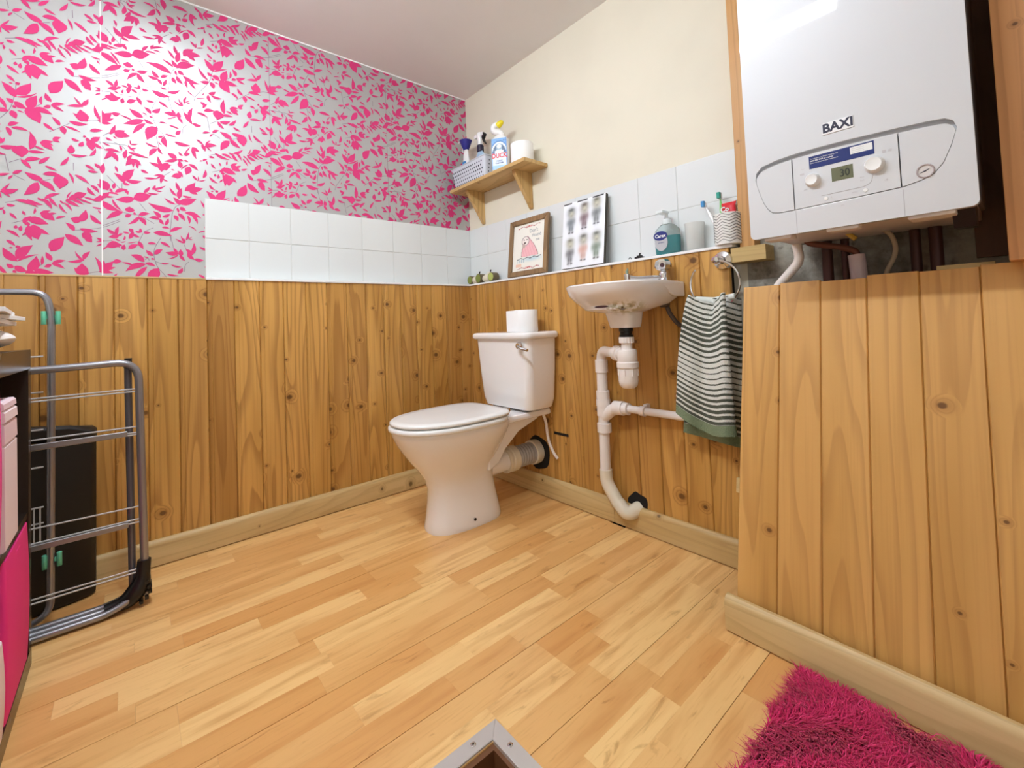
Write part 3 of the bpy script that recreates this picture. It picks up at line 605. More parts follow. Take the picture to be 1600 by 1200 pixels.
# ------------------------------------------------------------ waste pipework
t = thing('waste_pipe', 'white plastic bottle trap and waste pipe running down the boards below the basin', 'waste pipe', (-.12, -1.05, .08))
TX, TY = -.225, -1.230
MB().lathe([(.019, .700), (.019, .752)], (TX, TY, 0)).build('tailpiece', M_PVC, t)
nut = MB()
for z0, z1, r in ((.732, .753, .0265),):
    pts = [(TX+(r if q % 2 else r*.93)*math.cos(q*PI/16), TY+(r if q % 2 else r*.93)*math.sin(q*PI/16)) for q in range(32)]; nut.prism(pts, z0, z1, 'Z')
nut.build('lock_nut', M_PVC, t, bev=.001)
MB().lathe([(.018, .712), (.031, .709), (.0345, .702), (.0345, .668), (.032, .662)], (TX, TY, 0)).build('trap_body', M_PVC, t)
MB().lathe([(.033, .668), (.038, .664), (.038, .647), (.034, .643)], (TX, TY, 0)).build('trap_collar', M_PVC, t)
cup = MB().lathe([(.033, .645), (.034, .640), (.034, .600), (.031, .584), (.022, .575), (.0001, .572)], (TX, TY, 0))
for q in range(8):
    a = q*PI/4+.3; x, y = TX+.0345*math.cos(a), TY+.0345*math.sin(a); cup.box(x-.0022, x+.0022, y-.0022, y+.0022, .618, .642)
cup.build('trap_cup', M_PVC, t)
# outlet to the elbow
PX, PY = -.105, -1.020
MB().tube([(TX, TY, .690), (TX+.03, TY+.05, .690)], .024, 16).tube([(TX+.028, TY+.047, .690), (TX+.048, TY+.08, .690)], .029, 18).build('outlet_nut', M_PVC, t)
MB().tube(bend([(TX+.04, TY+.066, .690), (PX, PY, .692), (PX, PY, .60)], .045, 8), .0195, 18).build('elbow', M_PVC, t)
MB().tube([(PX, PY, .63), (PX-.001, PY+.004, .20)], .0215, 18).build('downpipe', M_PVC, t)
for z, h_, r in ((.604, .05, .0255), (.430, .10, .0265), (.365, .035, .0285), (.47, .025, .0285)): MB().lathe([(r-.003, z-.001), (r, z), (r, z+h_), (r-.003, z+h_+.001)], (PX, PY, 0)).build('socket', M_PVC, t)
MB().tube(bend([(PX, PY, .425), (PX, PY-.055, .468), (PX, PY-.12, .470)], .04, 6), .0235, 16).tube([(PX, PY-.055, .468), (PX, PY-.098, .470)], .0275, 18).build('tee_branch', M_PVC, t)
MB().tube([(PX, PY-.08, .471), (PX+.018, -1.405, .466)], .0145, 16).build('branch_pipe', M_PVC, t)
cl = MB().tube([(PX+.001, -1.192, .4705), (PX+.001, -1.212, .470)], .0185, 16); cl.box(-.09, -BD, -1.209, -1.195, .478, .492); cl.build('pipe_clip', M_PVC, t)
MB().tube(bend([(PX, PY+.004, .215), (PX, PY+.002, .165), (PX, PY-.05, .095)], .04, 8), .0255, 18).build('lower_bend', M_PVC2, t)
MB().tube([(PX, PY-.012, .150), (PX, PY-.058, .088)], .022, 18).build('angled_pipe', M_PVC2, t)
MB().tube(bend([(PX, PY-.05, .098), (PX-.002, PY-.092, .062), (-.055, PY-.118, .085)], .035, 8), .0265, 18).build('wall_elbow', M_PVC2, t)
adopt(t)

# ------------------------------------------------------------ towel ring and towel
t = thing('towel_ring', 'chrome towel ring with a round rose screwed to the top of the boards', 'towel ring', (-.065, -1.512, 1.0))
RC = (-.118, -1.512, .915); RR = .078
MB().lathe([(.0001, -.092), (.012, -.092), (.014, -.082), (.028, -.076), (.031, -.070), (.031, -.0655)], (0, -1.512, .996), 'X').tube([(-.085, -1.512, .996), (-.122, -1.512, .994)], .009, 12).lathe([(.0001, -.132), (.011, -.130), (.012, -.118), (.010, -.112)], (0, -1.512, .994), 'X', 16).build('rose', M_CHROME, t)
ringp = []
cy, cz, ry_, rz_ = -1.503, .918, .080, .076
for i in range(46):
    a = math.radians(80-(i/45)*300); ringp.append((-.122, cy-ry_*math.cos(a)*1.0, cz+rz_*math.sin(a)))
MB().tube(ringp, .0035, 10).lathe([(.0001, -.005), (.005, 0), (.0001, .005)], ringp[-1], 'Z', 12).build('ring', M_CHROME, t)
adopt(t)
def towel_mat():
    m = mat('striped_terry', 'E4E6DF', .95); g = NT(m); uv = g.n('ShaderNodeUVMap'); sp = g.n('ShaderNodeSeparateXYZ'); g.l(uv.outputs[0], sp.inputs[0]); v = sp.outputs[1]
    tc = g.n('ShaderNodeTexCoord'); n = g.n('ShaderNodeTexNoise'); n.inputs['Scale'].default_value = 260; n.inputs['Detail'].default_value = 3; g.l(tc.outputs['Object'], n.inputs['Vector'])
    vj = g.m('MULTIPLY_ADD', n.outputs['Fac'], .0025, v)
    ph = g.m('FRACT', g.m('MULTIPLY', vj, 56.))
    # every group of stripes swells from thin to broad and back
    th = g.m('MULTIPLY_ADD', g.m('SINE', g.m('MULTIPLY', vj, 24.)), .20, .42)
    st = g.m('MULTIPLY', g.m('LESS_THAN', ph, th), g.m('GREATER_THAN', v, .035))
    hem = g.m('LESS_THAN', v, .034)
    base = g.mix(n.outputs['Fac'], lin('D9DCD3'), lin('F2F3EE')); dk = g.mix(n.outputs['Fac'], lin('3F443A'), lin('62685A'))
    c = g.mix(st, base, dk); c = g.mix(hem, c, g.mix(n.outputs['Fac'], lin('6F8062'), lin('93A384'))); g.l(c, g.b.inputs['Base Color']); g.bump(n.outputs['Fac'], .9, .004)
    return m
M_TOWEL = towel_mat()
def towel_layer(name, xo, ytop, ybot, z1, zb, nx_, nz_, parent, ph, th=.006):
    """z1 top, zb bottom; y spans interpolate from top to bottom; folds deepen near the ring"""
    V, UV = [], []
    for side in (0, 1):
        for j in range(nz_+1):
            v = j/nz_
            for i in range(nx_+1):
                u = i/nx_
                e = v**.7; ya = ytop[0]+(ybot[0]-ytop[0])*e; yb = ytop[1]+(ybot[1]-ytop[1])*e
                y = ya+(yb-ya)*u
                fold = math.sin(u*PI*2.6+ph+v*.5)*.025*(1-.25*v)+math.sin(u*PI*6.2+ph*2+v*2)*.007*(1-v*.5)-.030*math.exp(-((u-.48)/.10)**2)*(1-v)*-1
                sag = .018*math.sin(u*PI)*(1-v)**2*1.0
                z = z1-sag+(zb(u)-z1)*v
                z += fold*.45*(1-v*.4)
                x = xo-fold*(.9)-.012*math.sin(v*PI)*.6+(th if side else 0)
                V.append((x, y, z)); UV.append((u, (z1-z)*0+(1-v)*1.0))
    n1 = (nx_+1)*(nz_+1); F = []
    for j in range(nz_):
        for i in range(nx_):
            a = j*(nx_+1)+i; F.append((a, a+1, a+nx_+2, a+nx_+1)); F.append(tuple(n1+q for q in (a, a+nx_+1, a+nx_+2, a+1)))
    for j in range(nz_):
        for i in (0, nx_):
            a = j*(nx_+1)+i; b_ = a+nx_+1; F.append((a, b_, b_+n1, a+n1))
    for i in range(nx_):
        for j in (0, nz_):
            a = j*(nx_+1)+i; F.append((a, a+1, a+1+n1, a+n1))
    mb = MB().add(V, F); o = mb.build(name, M_TOWEL, parent, ang=80)
    L = abs(z1-zb(.5)); uvl = o.data.uv_layers.new(name='UVMap')
    for lp in o.data.loops: q = UV[lp.vertex_index]; uvl.data[lp.index].uv = (q[0], q[1]*L)
    return o
t = thing('hand_towel', 'green and white striped towel hanging through the chrome ring', 'towel', (-.122, -1.5, .86))
towel_layer('front_fall', -.155, (-1.440, -1.557), (-1.372, -1.560), .876, lambda u: .500-.045*math.sin(u*PI*.75+.2)-.03*u, 40, 60, t, .6)
towel_layer('back_fall', -.1145, (-1.440, -1.570), (-1.370, -1.566), .876, lambda u: .420-.02*u, 30, 50, t, 2.0)
MB().tube([(-.122, -1.440, .872), (-.124, -1.50, .862), (-.122, -1.566, .874)], [.010, .013, .010], 12).build('top_fold', mat('pale_terry', 'DDE0D8', .95), t)
adopt(t)

# ------------------------------------------------------------ shelf with brackets and its contents
t = thing('wall_shelf', 'small pine shelf on two triangular wooden brackets in the corner', 'shelf', (0, -.35, 1.568))
MB().box(-.156, -.001, -.668, -.036, 1.568, 1.586).build('shelf_board', M_SHELF, t, bev=.0015)
for y in (-.145, -.545):
    MB().prism([(-.001, 1.568), (-.115, 1.568), (-.115, 1.556), (-.012, 1.386), (-.001, 1.386)], y-.011, y+.011, 'Y').v and None
    b = MB().add([(x, yy_, z) for yy_ in (y-.011, y+.011) for x, z in ((-.001, 1.568), (-.118, 1.568), (-.118, 1.560), (-.008, 1.388), (-.001, 1.388))],
                 [(0, 1, 2, 3, 4), (9, 8, 7, 6, 5)]+[(i, (i+1) % 5, (i+1) % 5+5, i+5) for i in range(5)])
    b.build('bracket', M_BRKT, t, bev=.001)
adopt(t)
SZ = 1.5862
# perforated basket
t = thing('storage_basket', 'pale grey perforated plastic basket of cleaning sprays on the pine shelf', 'basket', (-.082, -.20, SZ))
M_BASK = mat('pale_grey_plastic', 'D3D7E0', .35)
def rect_ring(x0, x1, y0, y1, z, r=.014): return [(x, y, z) for x, y in rrect(x0, x1, y0, y1, r, 3)]
bk = MB().loft([rect_ring(-.138, -.028, -.345, -.062, SZ), rect_ring(-.150, -.016, -.362, -.046, SZ+.106), rect_ring(-.153, -.013, -.366, -.043, SZ+.108), rect_ring(-.153, -.013, -.366, -.043, SZ+.112), rect_ring(-.147, -.019, -.359, -.050, SZ+.112), rect_ring(-.136, -.031, -.342, -.065, SZ+.003)])
bk.build('basket_body', M_BASK, t)
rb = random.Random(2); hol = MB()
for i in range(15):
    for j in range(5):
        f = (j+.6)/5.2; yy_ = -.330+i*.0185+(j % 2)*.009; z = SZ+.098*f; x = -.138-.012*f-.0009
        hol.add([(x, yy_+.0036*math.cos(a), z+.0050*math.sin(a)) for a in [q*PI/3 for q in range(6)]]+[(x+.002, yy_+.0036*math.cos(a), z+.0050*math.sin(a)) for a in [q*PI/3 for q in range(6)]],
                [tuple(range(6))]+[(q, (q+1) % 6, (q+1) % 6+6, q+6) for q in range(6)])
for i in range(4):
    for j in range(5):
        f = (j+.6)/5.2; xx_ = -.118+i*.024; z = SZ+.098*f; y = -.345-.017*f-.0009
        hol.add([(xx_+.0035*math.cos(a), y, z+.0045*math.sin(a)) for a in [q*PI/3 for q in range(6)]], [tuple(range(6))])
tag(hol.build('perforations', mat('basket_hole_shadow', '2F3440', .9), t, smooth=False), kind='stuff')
adopt(t)
def bottle(name, label, cat, x, y, z, body, M_b, s=1., flat=.62, rot=0):
    t = thing(name, label, cat, (x, y, z)); R = []
    for h_, wy in body:
        R.append([(x+math.cos(a)*wy*flat, y+math.sin(a)*wy, z+h_) for a in [q*2*PI/28 for q in range(28)]])
    MB().loft(R).build('bottle_body', M_b, t); return t
# spray with navy head
M_LBLUE = mat('light_blue_plastic', 'A9CFEA', .3); M_BLUE = mat('mid_blue_print', '3E8FCB', .35)
x, y = -.085, -.110; z = SZ+.004
t = bottle('spray_bottle', 'white spray bottle with a navy blue trigger head leaning in the basket', 'spray bottle', x, y, z, [(0, .036), (.05, .038), (.10, .036), (.15, .028), (.20, .020), (.225, .014)], M_WHITE)
MB().prism([(y-.030, z+.105), (y+.020, z+.105), (y+.006, z+.150), (y-.018, z+.150)], x-.0235, x-.018, 'X').build('label', M_BLUE, t)
MB().lathe([(.015, .222), (.020, .232), (.034, .268), (.036, .275), (.0001, .278)], (x, y, z), seg=20).build('spray_head', M_CAP, t)
MB().box(x-.015, x+.012, y-.012, y+.058, z+.272, z+.284).box(x-.006, x+.004, y+.028, y+.034, z+.215, z+.27).build('trigger', M_WHITE, t, bev=.003)
adopt(t)
x, y = -.070, -.225
t = bottle('spray_bottle', 'pale blue spray bottle with a white head and black trigger in the basket', 'spray bottle', x, y, z, [(0, .040), (.05, .042), (.12, .040), (.16, .030), (.18, .018)], mat('pale_blue_bottle', 'A9C4DC', .3))
MB().lathe([(.016, .176), (.019, .180), (.019, .212), (.016, .216)], (x, y, z), seg=20).build('collar', M_INK, t)
MB().lathe([(.0145, .212), (.014, .245), (.017, .258), (.020, .272), (.014, .286), (.0001, .288)], (x, y, z), seg=20).box(x-.012, x+.010, y-.035, y+.042, z+.260, z+.280).build('spray_head', M_WHITE, t, bev=.004)
MB().prism([(y-.036, z+.278), (y-.052, z+.262), (y-.044, z+.252), (y-.034, z+.240), (y-.052, z+.205), (y-.030, z+.232), (y-.024, z+.252), (y-.03, z+.264)], x-.008, x+.008, 'X').build('trigger', M_BLACK, t, bev=.001)
adopt(t)
t = thing('pink_brush', 'bright pink plastic handle poking out behind the white spray head', 'brush', (-.04, -.33, SZ+.09))
MB().tube([(-.045, -.30, SZ+.115), (-.045, -.345, SZ+.108), (-.047, -.40, SZ+.104)], [.006, .007, .005], 8).tube([(-.045, -.31, SZ+.02), (-.045, -.30, SZ+.115)], .005, 8).build('handle', M_PINKBOX, t)
adopt(t)
# toilet cleaner
x, y = -.105, -.440; z = SZ
t = thing('toilet_cleaner', 'blue and white toilet cleaner bottle with a bent neck and yellow cap on the shelf', 'bottle', (x, y, z))
R = []
for h_, wy, wx in ((0, .042, .020), (.004, .046, .023), (.06, .047, .024), (.13, .047, .024), (.165, .045, .022), (.180, .034, .018), (.190, .018, .014)):
    R.append([(x+math.copysign(abs(math.cos(a))**.7, math.cos(a))*wx, y+math.copysign(abs(math.sin(a))**.6, math.sin(a))*wy, z+h_) for a in [q*2*PI/32 for q in range(32)]])
MB().loft(R).build('bottle_body', M_WHITE, t)
MB().tube(bend([(x, y-.010, z+.178), (x, y-.006, z+.205), (x, y+.035, z+.215), (x, y+.034, z+.245), (x, y+.002, z+.250)], .02, 6), [.018]*7+[.017]*7+[.015]*7 if False else .0155, 14).build('neck', M_WHITE, t)
MB().lathe([(.016, 0), (.0175, .002), (.012, .03), (.006, .036), (.0001, .037)], (0, 0, 0), 'Z', 18).build('cap', M_YEL, t).matrix_local = Matrix.Translation((x, y+.010, z+.243)) @ Matrix.Rotation(math.radians(62), 4, 'X') @ Matrix.Rotation(math.radians(-15), 4, 'Y')
def duck(u, v):
    c = (.86, .91, .96)
    if v > .80: c = (.50, .68, .86)
    r = math.hypot((u-.5)/.52, (v-.52)/.36)
    if v > .48:
        if 1.0 < r < 1.14: c = (.20, .45, .72)
        elif .86 < r <= 1.0: c = (.93, .96, .99)
        elif r <= .86 and v > .5: c = (.22, .33, .48) if abs(u-.5) > .17 else (.55, .66, .75)
        elif r >= 1.14: c = (.42, .64, .86)
        if math.hypot((u-.5)/.14, (v-.74)/.07) < 1: c = (.93, .92, .88)
        if math.hypot((u-.5)/.30, (v-.56)/.07) < 1: c = (.93, .95, .97)
    if v < .12: c = (.62, .78, .90)
    if u < .05 or u > .95: c = (.35, .58, .84)
    return c
xl = x-.0245
sheet('label', duck, 30, 44, ((xl, y+.040, z+.010), (xl, y-.040, z+.010), (xl, y+.040, z+.168)), t, .35)
text('DUCK', .033, 'lettering', M_RED, t, xl-.0006, y, z+.078, bold=.0012, wide=.86)
text('TOILET\nCLEANER', .010, 'lettering', M_NAVY, t, xl-.0006, y, z+.046, bold=.0003)
text('4in1', .011, 'lettering', M_NAVY, t, xl-.0006, y-.03, z+.155)
adopt(t); t.rotation_euler = (0, 0, math.radians(33))
toilet_roll('white toilet roll standing at the right end of the pine shelf', -.085, -.580, SZ, r=.056, h=.103)

# ------------------------------------------------------------ pictures on the ledge
def lean(y0, y1, z0, h_, xb, xt): # returns mapper (u along -y, v up, d out of the front)
    B = Vector((xb, y0, z0)); up = Vector((xt-xb, 0, math.sqrt(h_*h_-(xt-xb)**2))).normalized(); rt_ = Vector((0, -1, 0)); nrm = up.cross(rt_).normalized()
    if nrm.x > 0: nrm = -nrm
    return lambda u, v, d=0: tuple(B+rt_*u+up*v+nrm*d)
t = thing('picture_frame', 'brown wooden frame with a pink cartoon dog drawing leaning on the tiles', 'picture', (-.05, -.56, 1.046))
f = lean(-.418, -.70, 1.0462, .292, -.060, -.026); Wf, Hf, bw = .280, .292, .026
def bar(poly, nm='frame_rail'):
    n = len(poly); V = [f(u, v, 0) for u, v in poly]+[f(u, v, .016) for u, v in poly]; return V, [tuple(range(n))[::-1], tuple(range(n, 2*n))]+[(i, (i+1) % n, (i+1) % n+n, i+n) for i in range(n)]
M_FR = wood('brown_frame_wood', lin('A08058'), lin('8A6A44'), lin('5E4128'), axis='Z', knots=0, contrast=.4, var=.1)
for poly in ([(0, 0), (Wf, 0), (Wf-bw, bw), (bw, bw)], [(0, Hf), (bw, Hf-bw), (Wf-bw, Hf-bw), (Wf, Hf)], [(0, 0), (bw, bw), (bw, Hf-bw), (0, Hf)], [(Wf, 0), (Wf, Hf), (Wf-bw, Hf-bw), (Wf-bw, bw)]):
    MB().add(*bar(poly)).build('frame_rail', M_FR, t, bev=.003)
def G(u, v, cx, cy, sx, sy): return math.exp(-(((u-cx)/sx)**2+((v-cy)/sy)**2))
def mixc(c, d, f_): f_ = max(0, min(1, f_)); return tuple(a*(1-f_)+b_*f_ for a, b_ in zip(c, d))
def dog(u, v):
    c = (.96, .95, .91)
    c = mixc(c, (.72, .84, .88), .75*(G(u, v, .62, .24, .26, .05)))
    # robe
    th = (v-.30)/.42
    if 0 < th < 1:
        hw = .24*(1-th**1.7)+.02; cx = .55-.10*th
        if abs(u-cx) < hw:
            c = mixc((.96, .74, .76), (.85, .52, .55), .5*(1 if abs(math.sin((u-cx)*38+th*4)) < .22 else 0)); 
            if abs(u-cx) > hw-.014: c = (.55, .30, .32)
    if math.hypot((u-.40)/.12, (v-.625)/.10) < 1: c = (.97, .93, .90)
    if .88 < math.hypot((u-.40)/.12, (v-.625)/.10) < 1: c = (.45, .40, .40)
    for ex, ey in ((.36, .65), (.44, .65)):
        if math.hypot((u-ex)/.018, (v-ey)/.014) < 1: c = (.15, .13, .13)
    if math.hypot((u-.38)/.035, (v-.585)/.02) < 1: c = (.30, .22, .22)
    if math.hypot((u-.35)/.05, (v-.53)/.05) < 1: c = (.80, .70, .66)
    if abs(v-(.265+.012*math.sin(u*30))) < .008 and .15 < u < .9: c = (.40, .42, .44)
    if .16 < u < .42 and .18 < v < .26: c = mixc(c, (.62, .72, .76), .7*(math.sin(u*90) > 0))
    for vy in (.925, .065):
        if .15 < u < .85 and abs(v-vy-.014*math.sin(u*26)) < .007: c = (.70, .35, .33)
        if math.hypot((u-.5)/.12, (v-vy)/.022) < 1 and math.sin(u*120)*math.cos(v*160) > 0: c = (.85, .42, .40)
    if .12 < u < .30 and .10 < v < .16: c = mixc(c, (.95, .74, .62), .7)
    return c
sheet('print', dog, 90, 96, (f(bw-.002, bw-.002, .006), f(Wf-bw+.002, bw-.002, .006), f(bw-.002, Hf-bw+.002, .006)), t)
M_PTXT = mat('soft_grey_lettering', '9AA0A4', .7)
for s_, u_, v_, sz in (("Don't", .175, .222, .026), ('Hound', .195, .198, .024), ('me', .205, .174, .022)):
    p = f(u_, v_, .0068); text(s_, sz, 'lettering', M_PTXT, t, p[0], p[1], p[2])
adopt(t)
t = thing('canvas_print', 'unframed white canvas of six blurred cartoon people leaning on the tiles', 'picture', (-.05, -.91, 1.046))
f = lean(-.795, -1.03, 1.0462, .300, -.058, -.020); Wf, Hf = .236, .300
MB().add(*bar([(0, 0), (Wf, 0), (Wf, Hf), (0, Hf)])).build('canvas_block', mat('canvas_edge', '4A463C', .8), t, bev=.001)
figs = [(.20, .74, (.42, .44, .44), (.40, .43, .45)), (.52, .77, (.50, .44, .38), (.42, .31, .33)), (.80, .80, (.55, .53, .42), (.38, .40, .40)),
        (.20, .27, (.72, .71, .62), (.36, .35, .36)), (.52, .30, (.52, .50, .46), (.80, .60, .53)), (.82, .30, (.56, .58, .52), (.42, .48, .40))]
def six(u, v):
    c = (.95, .96, .98)
    for cx, cy, hc, bc in figs:
        c = mixc(c, tuple(a*.9 for a in bc), .75*G(u, v, cx-.025, cy-.145, .03, .06)); c = mixc(c, tuple(a*.9 for a in bc), .7*G(u, v, cx+.035, cy-.145, .03, .055))
        c = mixc(c, bc, .85*G(u, v, cx, cy-.045, .072, .080)); c = mixc(c, bc, .5*G(u, v, cx-.07, cy-.05, .04, .05)); c = mixc(c, bc, .5*G(u, v, cx+.07, cy-.03, .04, .05))
        c = mixc(c, tuple(a*.8 for a in hc), .85*G(u, v, cx, cy+.105, .088, .068)); c = mixc(c, (.83, .82, .74), .95*G(u, v, cx+.008, cy+.080, .062, .058)); c = mixc(c, tuple(a*.6 for a in hc), .75*G(u, v, cx, cy+.150, .065, .022)); c = mixc(c, (.45, .45, .42), .4*G(u, v, cx+.01, cy+.060, .03, .018))
        for dx in (-.035, .045): c = mixc(c, (.08, .08, .09), 1.1*G(u, v, cx+dx, cy-.205, .022, .009))
    if v > .985 and math.sin(u*17) > -.5: c = (.15, .15, .15)
    return c
sheet('print', six, 60, 76, (f(0, 0, .0167), f(Wf, 0, .0167), f(0, Hf, .0167)), t)
adopt(t)

# ------------------------------------------------------------ ledge bits
t = thing('log_ornament', 'small row of green and cream log slices in the corner of the ledge', 'ornament', (-.045, -.17, 1.0462))
M_MOSS = mat('moss_green', '7E8A3E', .7); M_BARK = mat('grey_bark', '6B5E46', .9); M_LIME = mat('pale_lime', 'B9C268', .6); M_CRM = mat('cream_fur', 'E6DEC8', .8)
for i, (y, z, r) in enumerate(((-.075, .024, .024), (-.155, .026, .026), (-.270, .024, .025))):
    MB().lathe([(r*.97, -.068), (r, -.066), (r, -.03), (r*.97, -.028)], (0, y, 1.0462+z), 'X', 20).build('log_slice', M_BARK, t)
    MB().lathe([(.0001, -.0695), (r*.45, -.0695), (r*.86, -.069), (r*.86, -.067)], (0, y, 1.0462+z), 'X', 20).build('slice_face', M_MOSS if i < 2 else M_LIME, t)
for y in (-.115, -.215):
    MB().lathe([(.0001, -.03), (.02, -.022), (.023, 0), (.018, .024), (.0001, .032)], (-.048, y, 1.0462+.022), 'Y', 14).lathe([(.0001, 0), (.014, .008), (.013, .022), (.0001, .03)], (-.052, y-.026, 1.0462+.028), 'Z', 12).build('little_animal', M_CRM, t)
    MB().tube([(-.05, y-.03, 1.0462+.05), (-.05, y-.036, 1.0462+.066)], .0035, 8).build('tail', M_BLACK, t)
adopt(t)
t = thing('hair_clip', 'small black clip lying on the ledge above the tap', 'clip', (-.05, -1.18, 1.0462))
MB().box(-.064, -.046, -1.205, -1.172, 1.0464, 1.0535).box(-.062, -.05, -1.200, -1.180, 1.0535, 1.058).build('clip_jaw', M_BLACK, t, bev=.001)
MB().tube([(-.056, -1.19, 1.057), (-.056, -1.193, 1.067)], .003, 8).build('clip_lever', M_BLACK, t)
adopt(t)
t = thing('wire_hook', 'tiny bent black wire hook lying left of the black clip', 'hook', (-.058, -1.148, 1.0462))
MB().tube(arc((-.058, -1.148, 1.049), .006, 0, 190, 10, 'YZ'), .0015, 6).build('wire', M_BLACK, t)
adopt(t)
# soap
x, y, z = -.040, -1.302, 1.0462
M_CLEAR = mat('clear_plastic', 'E8F2F0', .08, Transmission_Weight=.92, IOR=1.15)
M_TEAL = mat('teal_soap', '12A0A6', .15, Transmission_Weight=.25, IOR=1.3)
t = thing('soap_dispenser', 'clear pump bottle half full of teal hand soap on the ledge', 'soap bottle', (x, y, z))
def ov(wx, wy, z_, n=32): return [(x+math.copysign(abs(math.cos(a))**.8, math.cos(a))*wx, y+math.copysign(abs(math.sin(a))**.7, math.sin(a))*wy, z_) for a in [q*2*PI/n for q in range(n)]]
MB().loft([ov(.018, .040, z), ov(.022, .047, z+.006), ov(.024, .049, z+.06), ov(.022, .046, z+.092), ov(.016, .030, z+.108), ov(.011, .014, z+.116)]).build('bottle_body', M_CLEAR, t)
MB().loft([ov(.0165, .038, z+.002), ov(.0205, .0452, z+.008), ov(.0222, .0470, z+.04), ov(.0222, .0468, z+.068)]).build('liquid', M_TEAL, t)
MB().lathe([(.015, .112), (.017, .114), (.017, .130), (.008, .133), (.006, .152), (.0001, .152)], (x, y, z), seg=20).box(x-.036, x+.008, y-.006, y+.022, z+.152, z+.162).build('pump', mat('frosted_plastic', 'E3EAEA', .3), t, bev=.003)
def oval_x(cy, cz, ry, rz, x0, x1, m_, nm, rot=0):
    pts = [(cy+ry*math.cos(a)*math.cos(rot)-rz*math.sin(a)*math.sin(rot), cz+ry*math.cos(a)*math.sin(rot)+rz*math.sin(a)*math.cos(rot)) for a in [q*2*PI/28 for q in range(28)]]
    return MB().prism(pts, x0, x1, 'X').build(nm, m_, t, smooth=False)
oval_x(y+.012, z+.046, .026, .032, x-.0252, x-.0244, M_LGREY, 'label_back')
oval_x(y+.014, z+.070, .028, .017, x-.0260, x-.0252, M_NAVY, 'label_badge')
text('Carex', .017, 'lettering', M_WHITE, t, x-.0263, y+.014, z+.069, bold=.0005)
text('protect', .008, 'lettering', M_NAVY, t, x-.0255, y+.012, z+.045)
adopt(t)
t = thing('plastic_beaker', 'frosted white plastic beaker between the soap and the toothbrushes', 'beaker', (-.035, -1.405, z))
MB().lathe([(.026, 0), (.028, .001), (.031, .06), (.033, .094), (.034, .097), (.032, .097), (.029, .06), (.0265, .004), (.0001, .004)], (-.036, -1.405, z)).build('cup', mat('frosted_cup', 'F6F6F2', .4, Transmission_Weight=.6, IOR=1.05), t)
adopt(t)
# toothbrush holder with embossed chevrons
x, y = -.040, -1.524
t = thing('toothbrush_holder', 'white tumbler with dark chevron lines at the right end of the ledge', 'tumbler', (x, y, z))
MB().lathe([(.040, 0), (.0425, .002), (.0425, .102), (.0405, .104), (.0385, .102), (.0385, .006), (.0001, .006)], (x-.004, y, z), seg=36).build('tumbler', mat('white_stoneware', 'EDEAE4', .35), t)
ch = MB()
for k_ in range(10):
    z0 = z+.008+k_*.0094; P = []
    for q in range(25):
        a = math.radians(95+170*q/24); s_ = q/24*3.0; tri = abs((s_ % 1)-.5)*2; P.append((x-.004+.0424*math.cos(a), y+.0428*math.sin(a), z0+.009*(1-tri)))
    ch.tube(P, .0011, 5)
ch.build('chevron_lines', mat('charcoal_glaze', '6E6A66', .5), t)
adopt(t)
def brush(label, p0, p1, col, hd):
    t = thing('toothbrush', label, 'toothbrush', p0, 'toothbrushes in the tumbler'); P0, P1 = Vector(p0), Vector(p1); d = (P1-P0).normalized()
    MB().tube([P0, P0+d*.10, P0+d*.128, P0+d*.136], [.0045, .0055, .003, .003], 10).build('handle', col, t)
    MB().tube([P0+d*.132, P0+d*.138, P0+d*.156, P0+d*.160], [.002, .0065, .0065, .003], 10).build('brush_head', M_WHITE, t)
    q = P0+d*.147; MB().box(q.x-.017, q.x-.004, q.y-.0055, q.y+.0055, q.z-.010, q.z+.010).build('bristles', hd, t, bev=.001)
    adopt(t)
brush('white toothbrush with blue bristles leaning left out of the tumbler', (-.044, -1.505, z+.022), (-.034, -1.440, z+.165), M_WHITE, M_BLUE)
brush('green toothbrush standing upright in the chevron tumbler', (-.044, -1.508, z+.028), (-.030, -1.497, z+.185), mat('green_handle', '7CCB6A', .3), mat('teal_bristles', '2D9B86', .6))
t = thing('toothpaste_tube', 'red and white toothpaste tube standing in the tumbler', 'toothpaste', (-.05, -1.53, z+.01))
MB().loft([[(-.046+.012*math.cos(a), -1.532+.022*math.sin(a), z+.01) for a in [q*PI/10 for q in range(20)]], [(-.046+.010*math.cos(a), -1.530+.022*math.sin(a), z+.13) for a in [q*PI/10 for q in range(20)]], [(-.044+.002*math.cos(a), -1.530+.024*math.sin(a), z+.142) for a in [q*PI/10 for q in range(20)]]]).build('tube', M_RED, t)
text('Co', .022, 'lettering', M_WHITE, t, -.0585, -1.522, z+.118, bold=.0008)
adopt(t)
t = thing('toothpaste_pump', 'white capped tube at the back of the chevron tumbler', 'tube', (-.03, -1.515, z+.01))
MB().lathe([(.010, .01), (.014, .02), (.014, .115), (.009, .124), (.009, .130), (.0105, .131), (.0105, .146), (.0001, .147)], (-.026, -1.512, z)).build('tube', M_WHITE, t)
MB().lathe([(.007, .02), (.007, .13), (.0085, .131), (.0085, .150), (.0001, .151)], (-.024, -1.541, z)).build('stick', M_WHITE, t)
adopt(t)

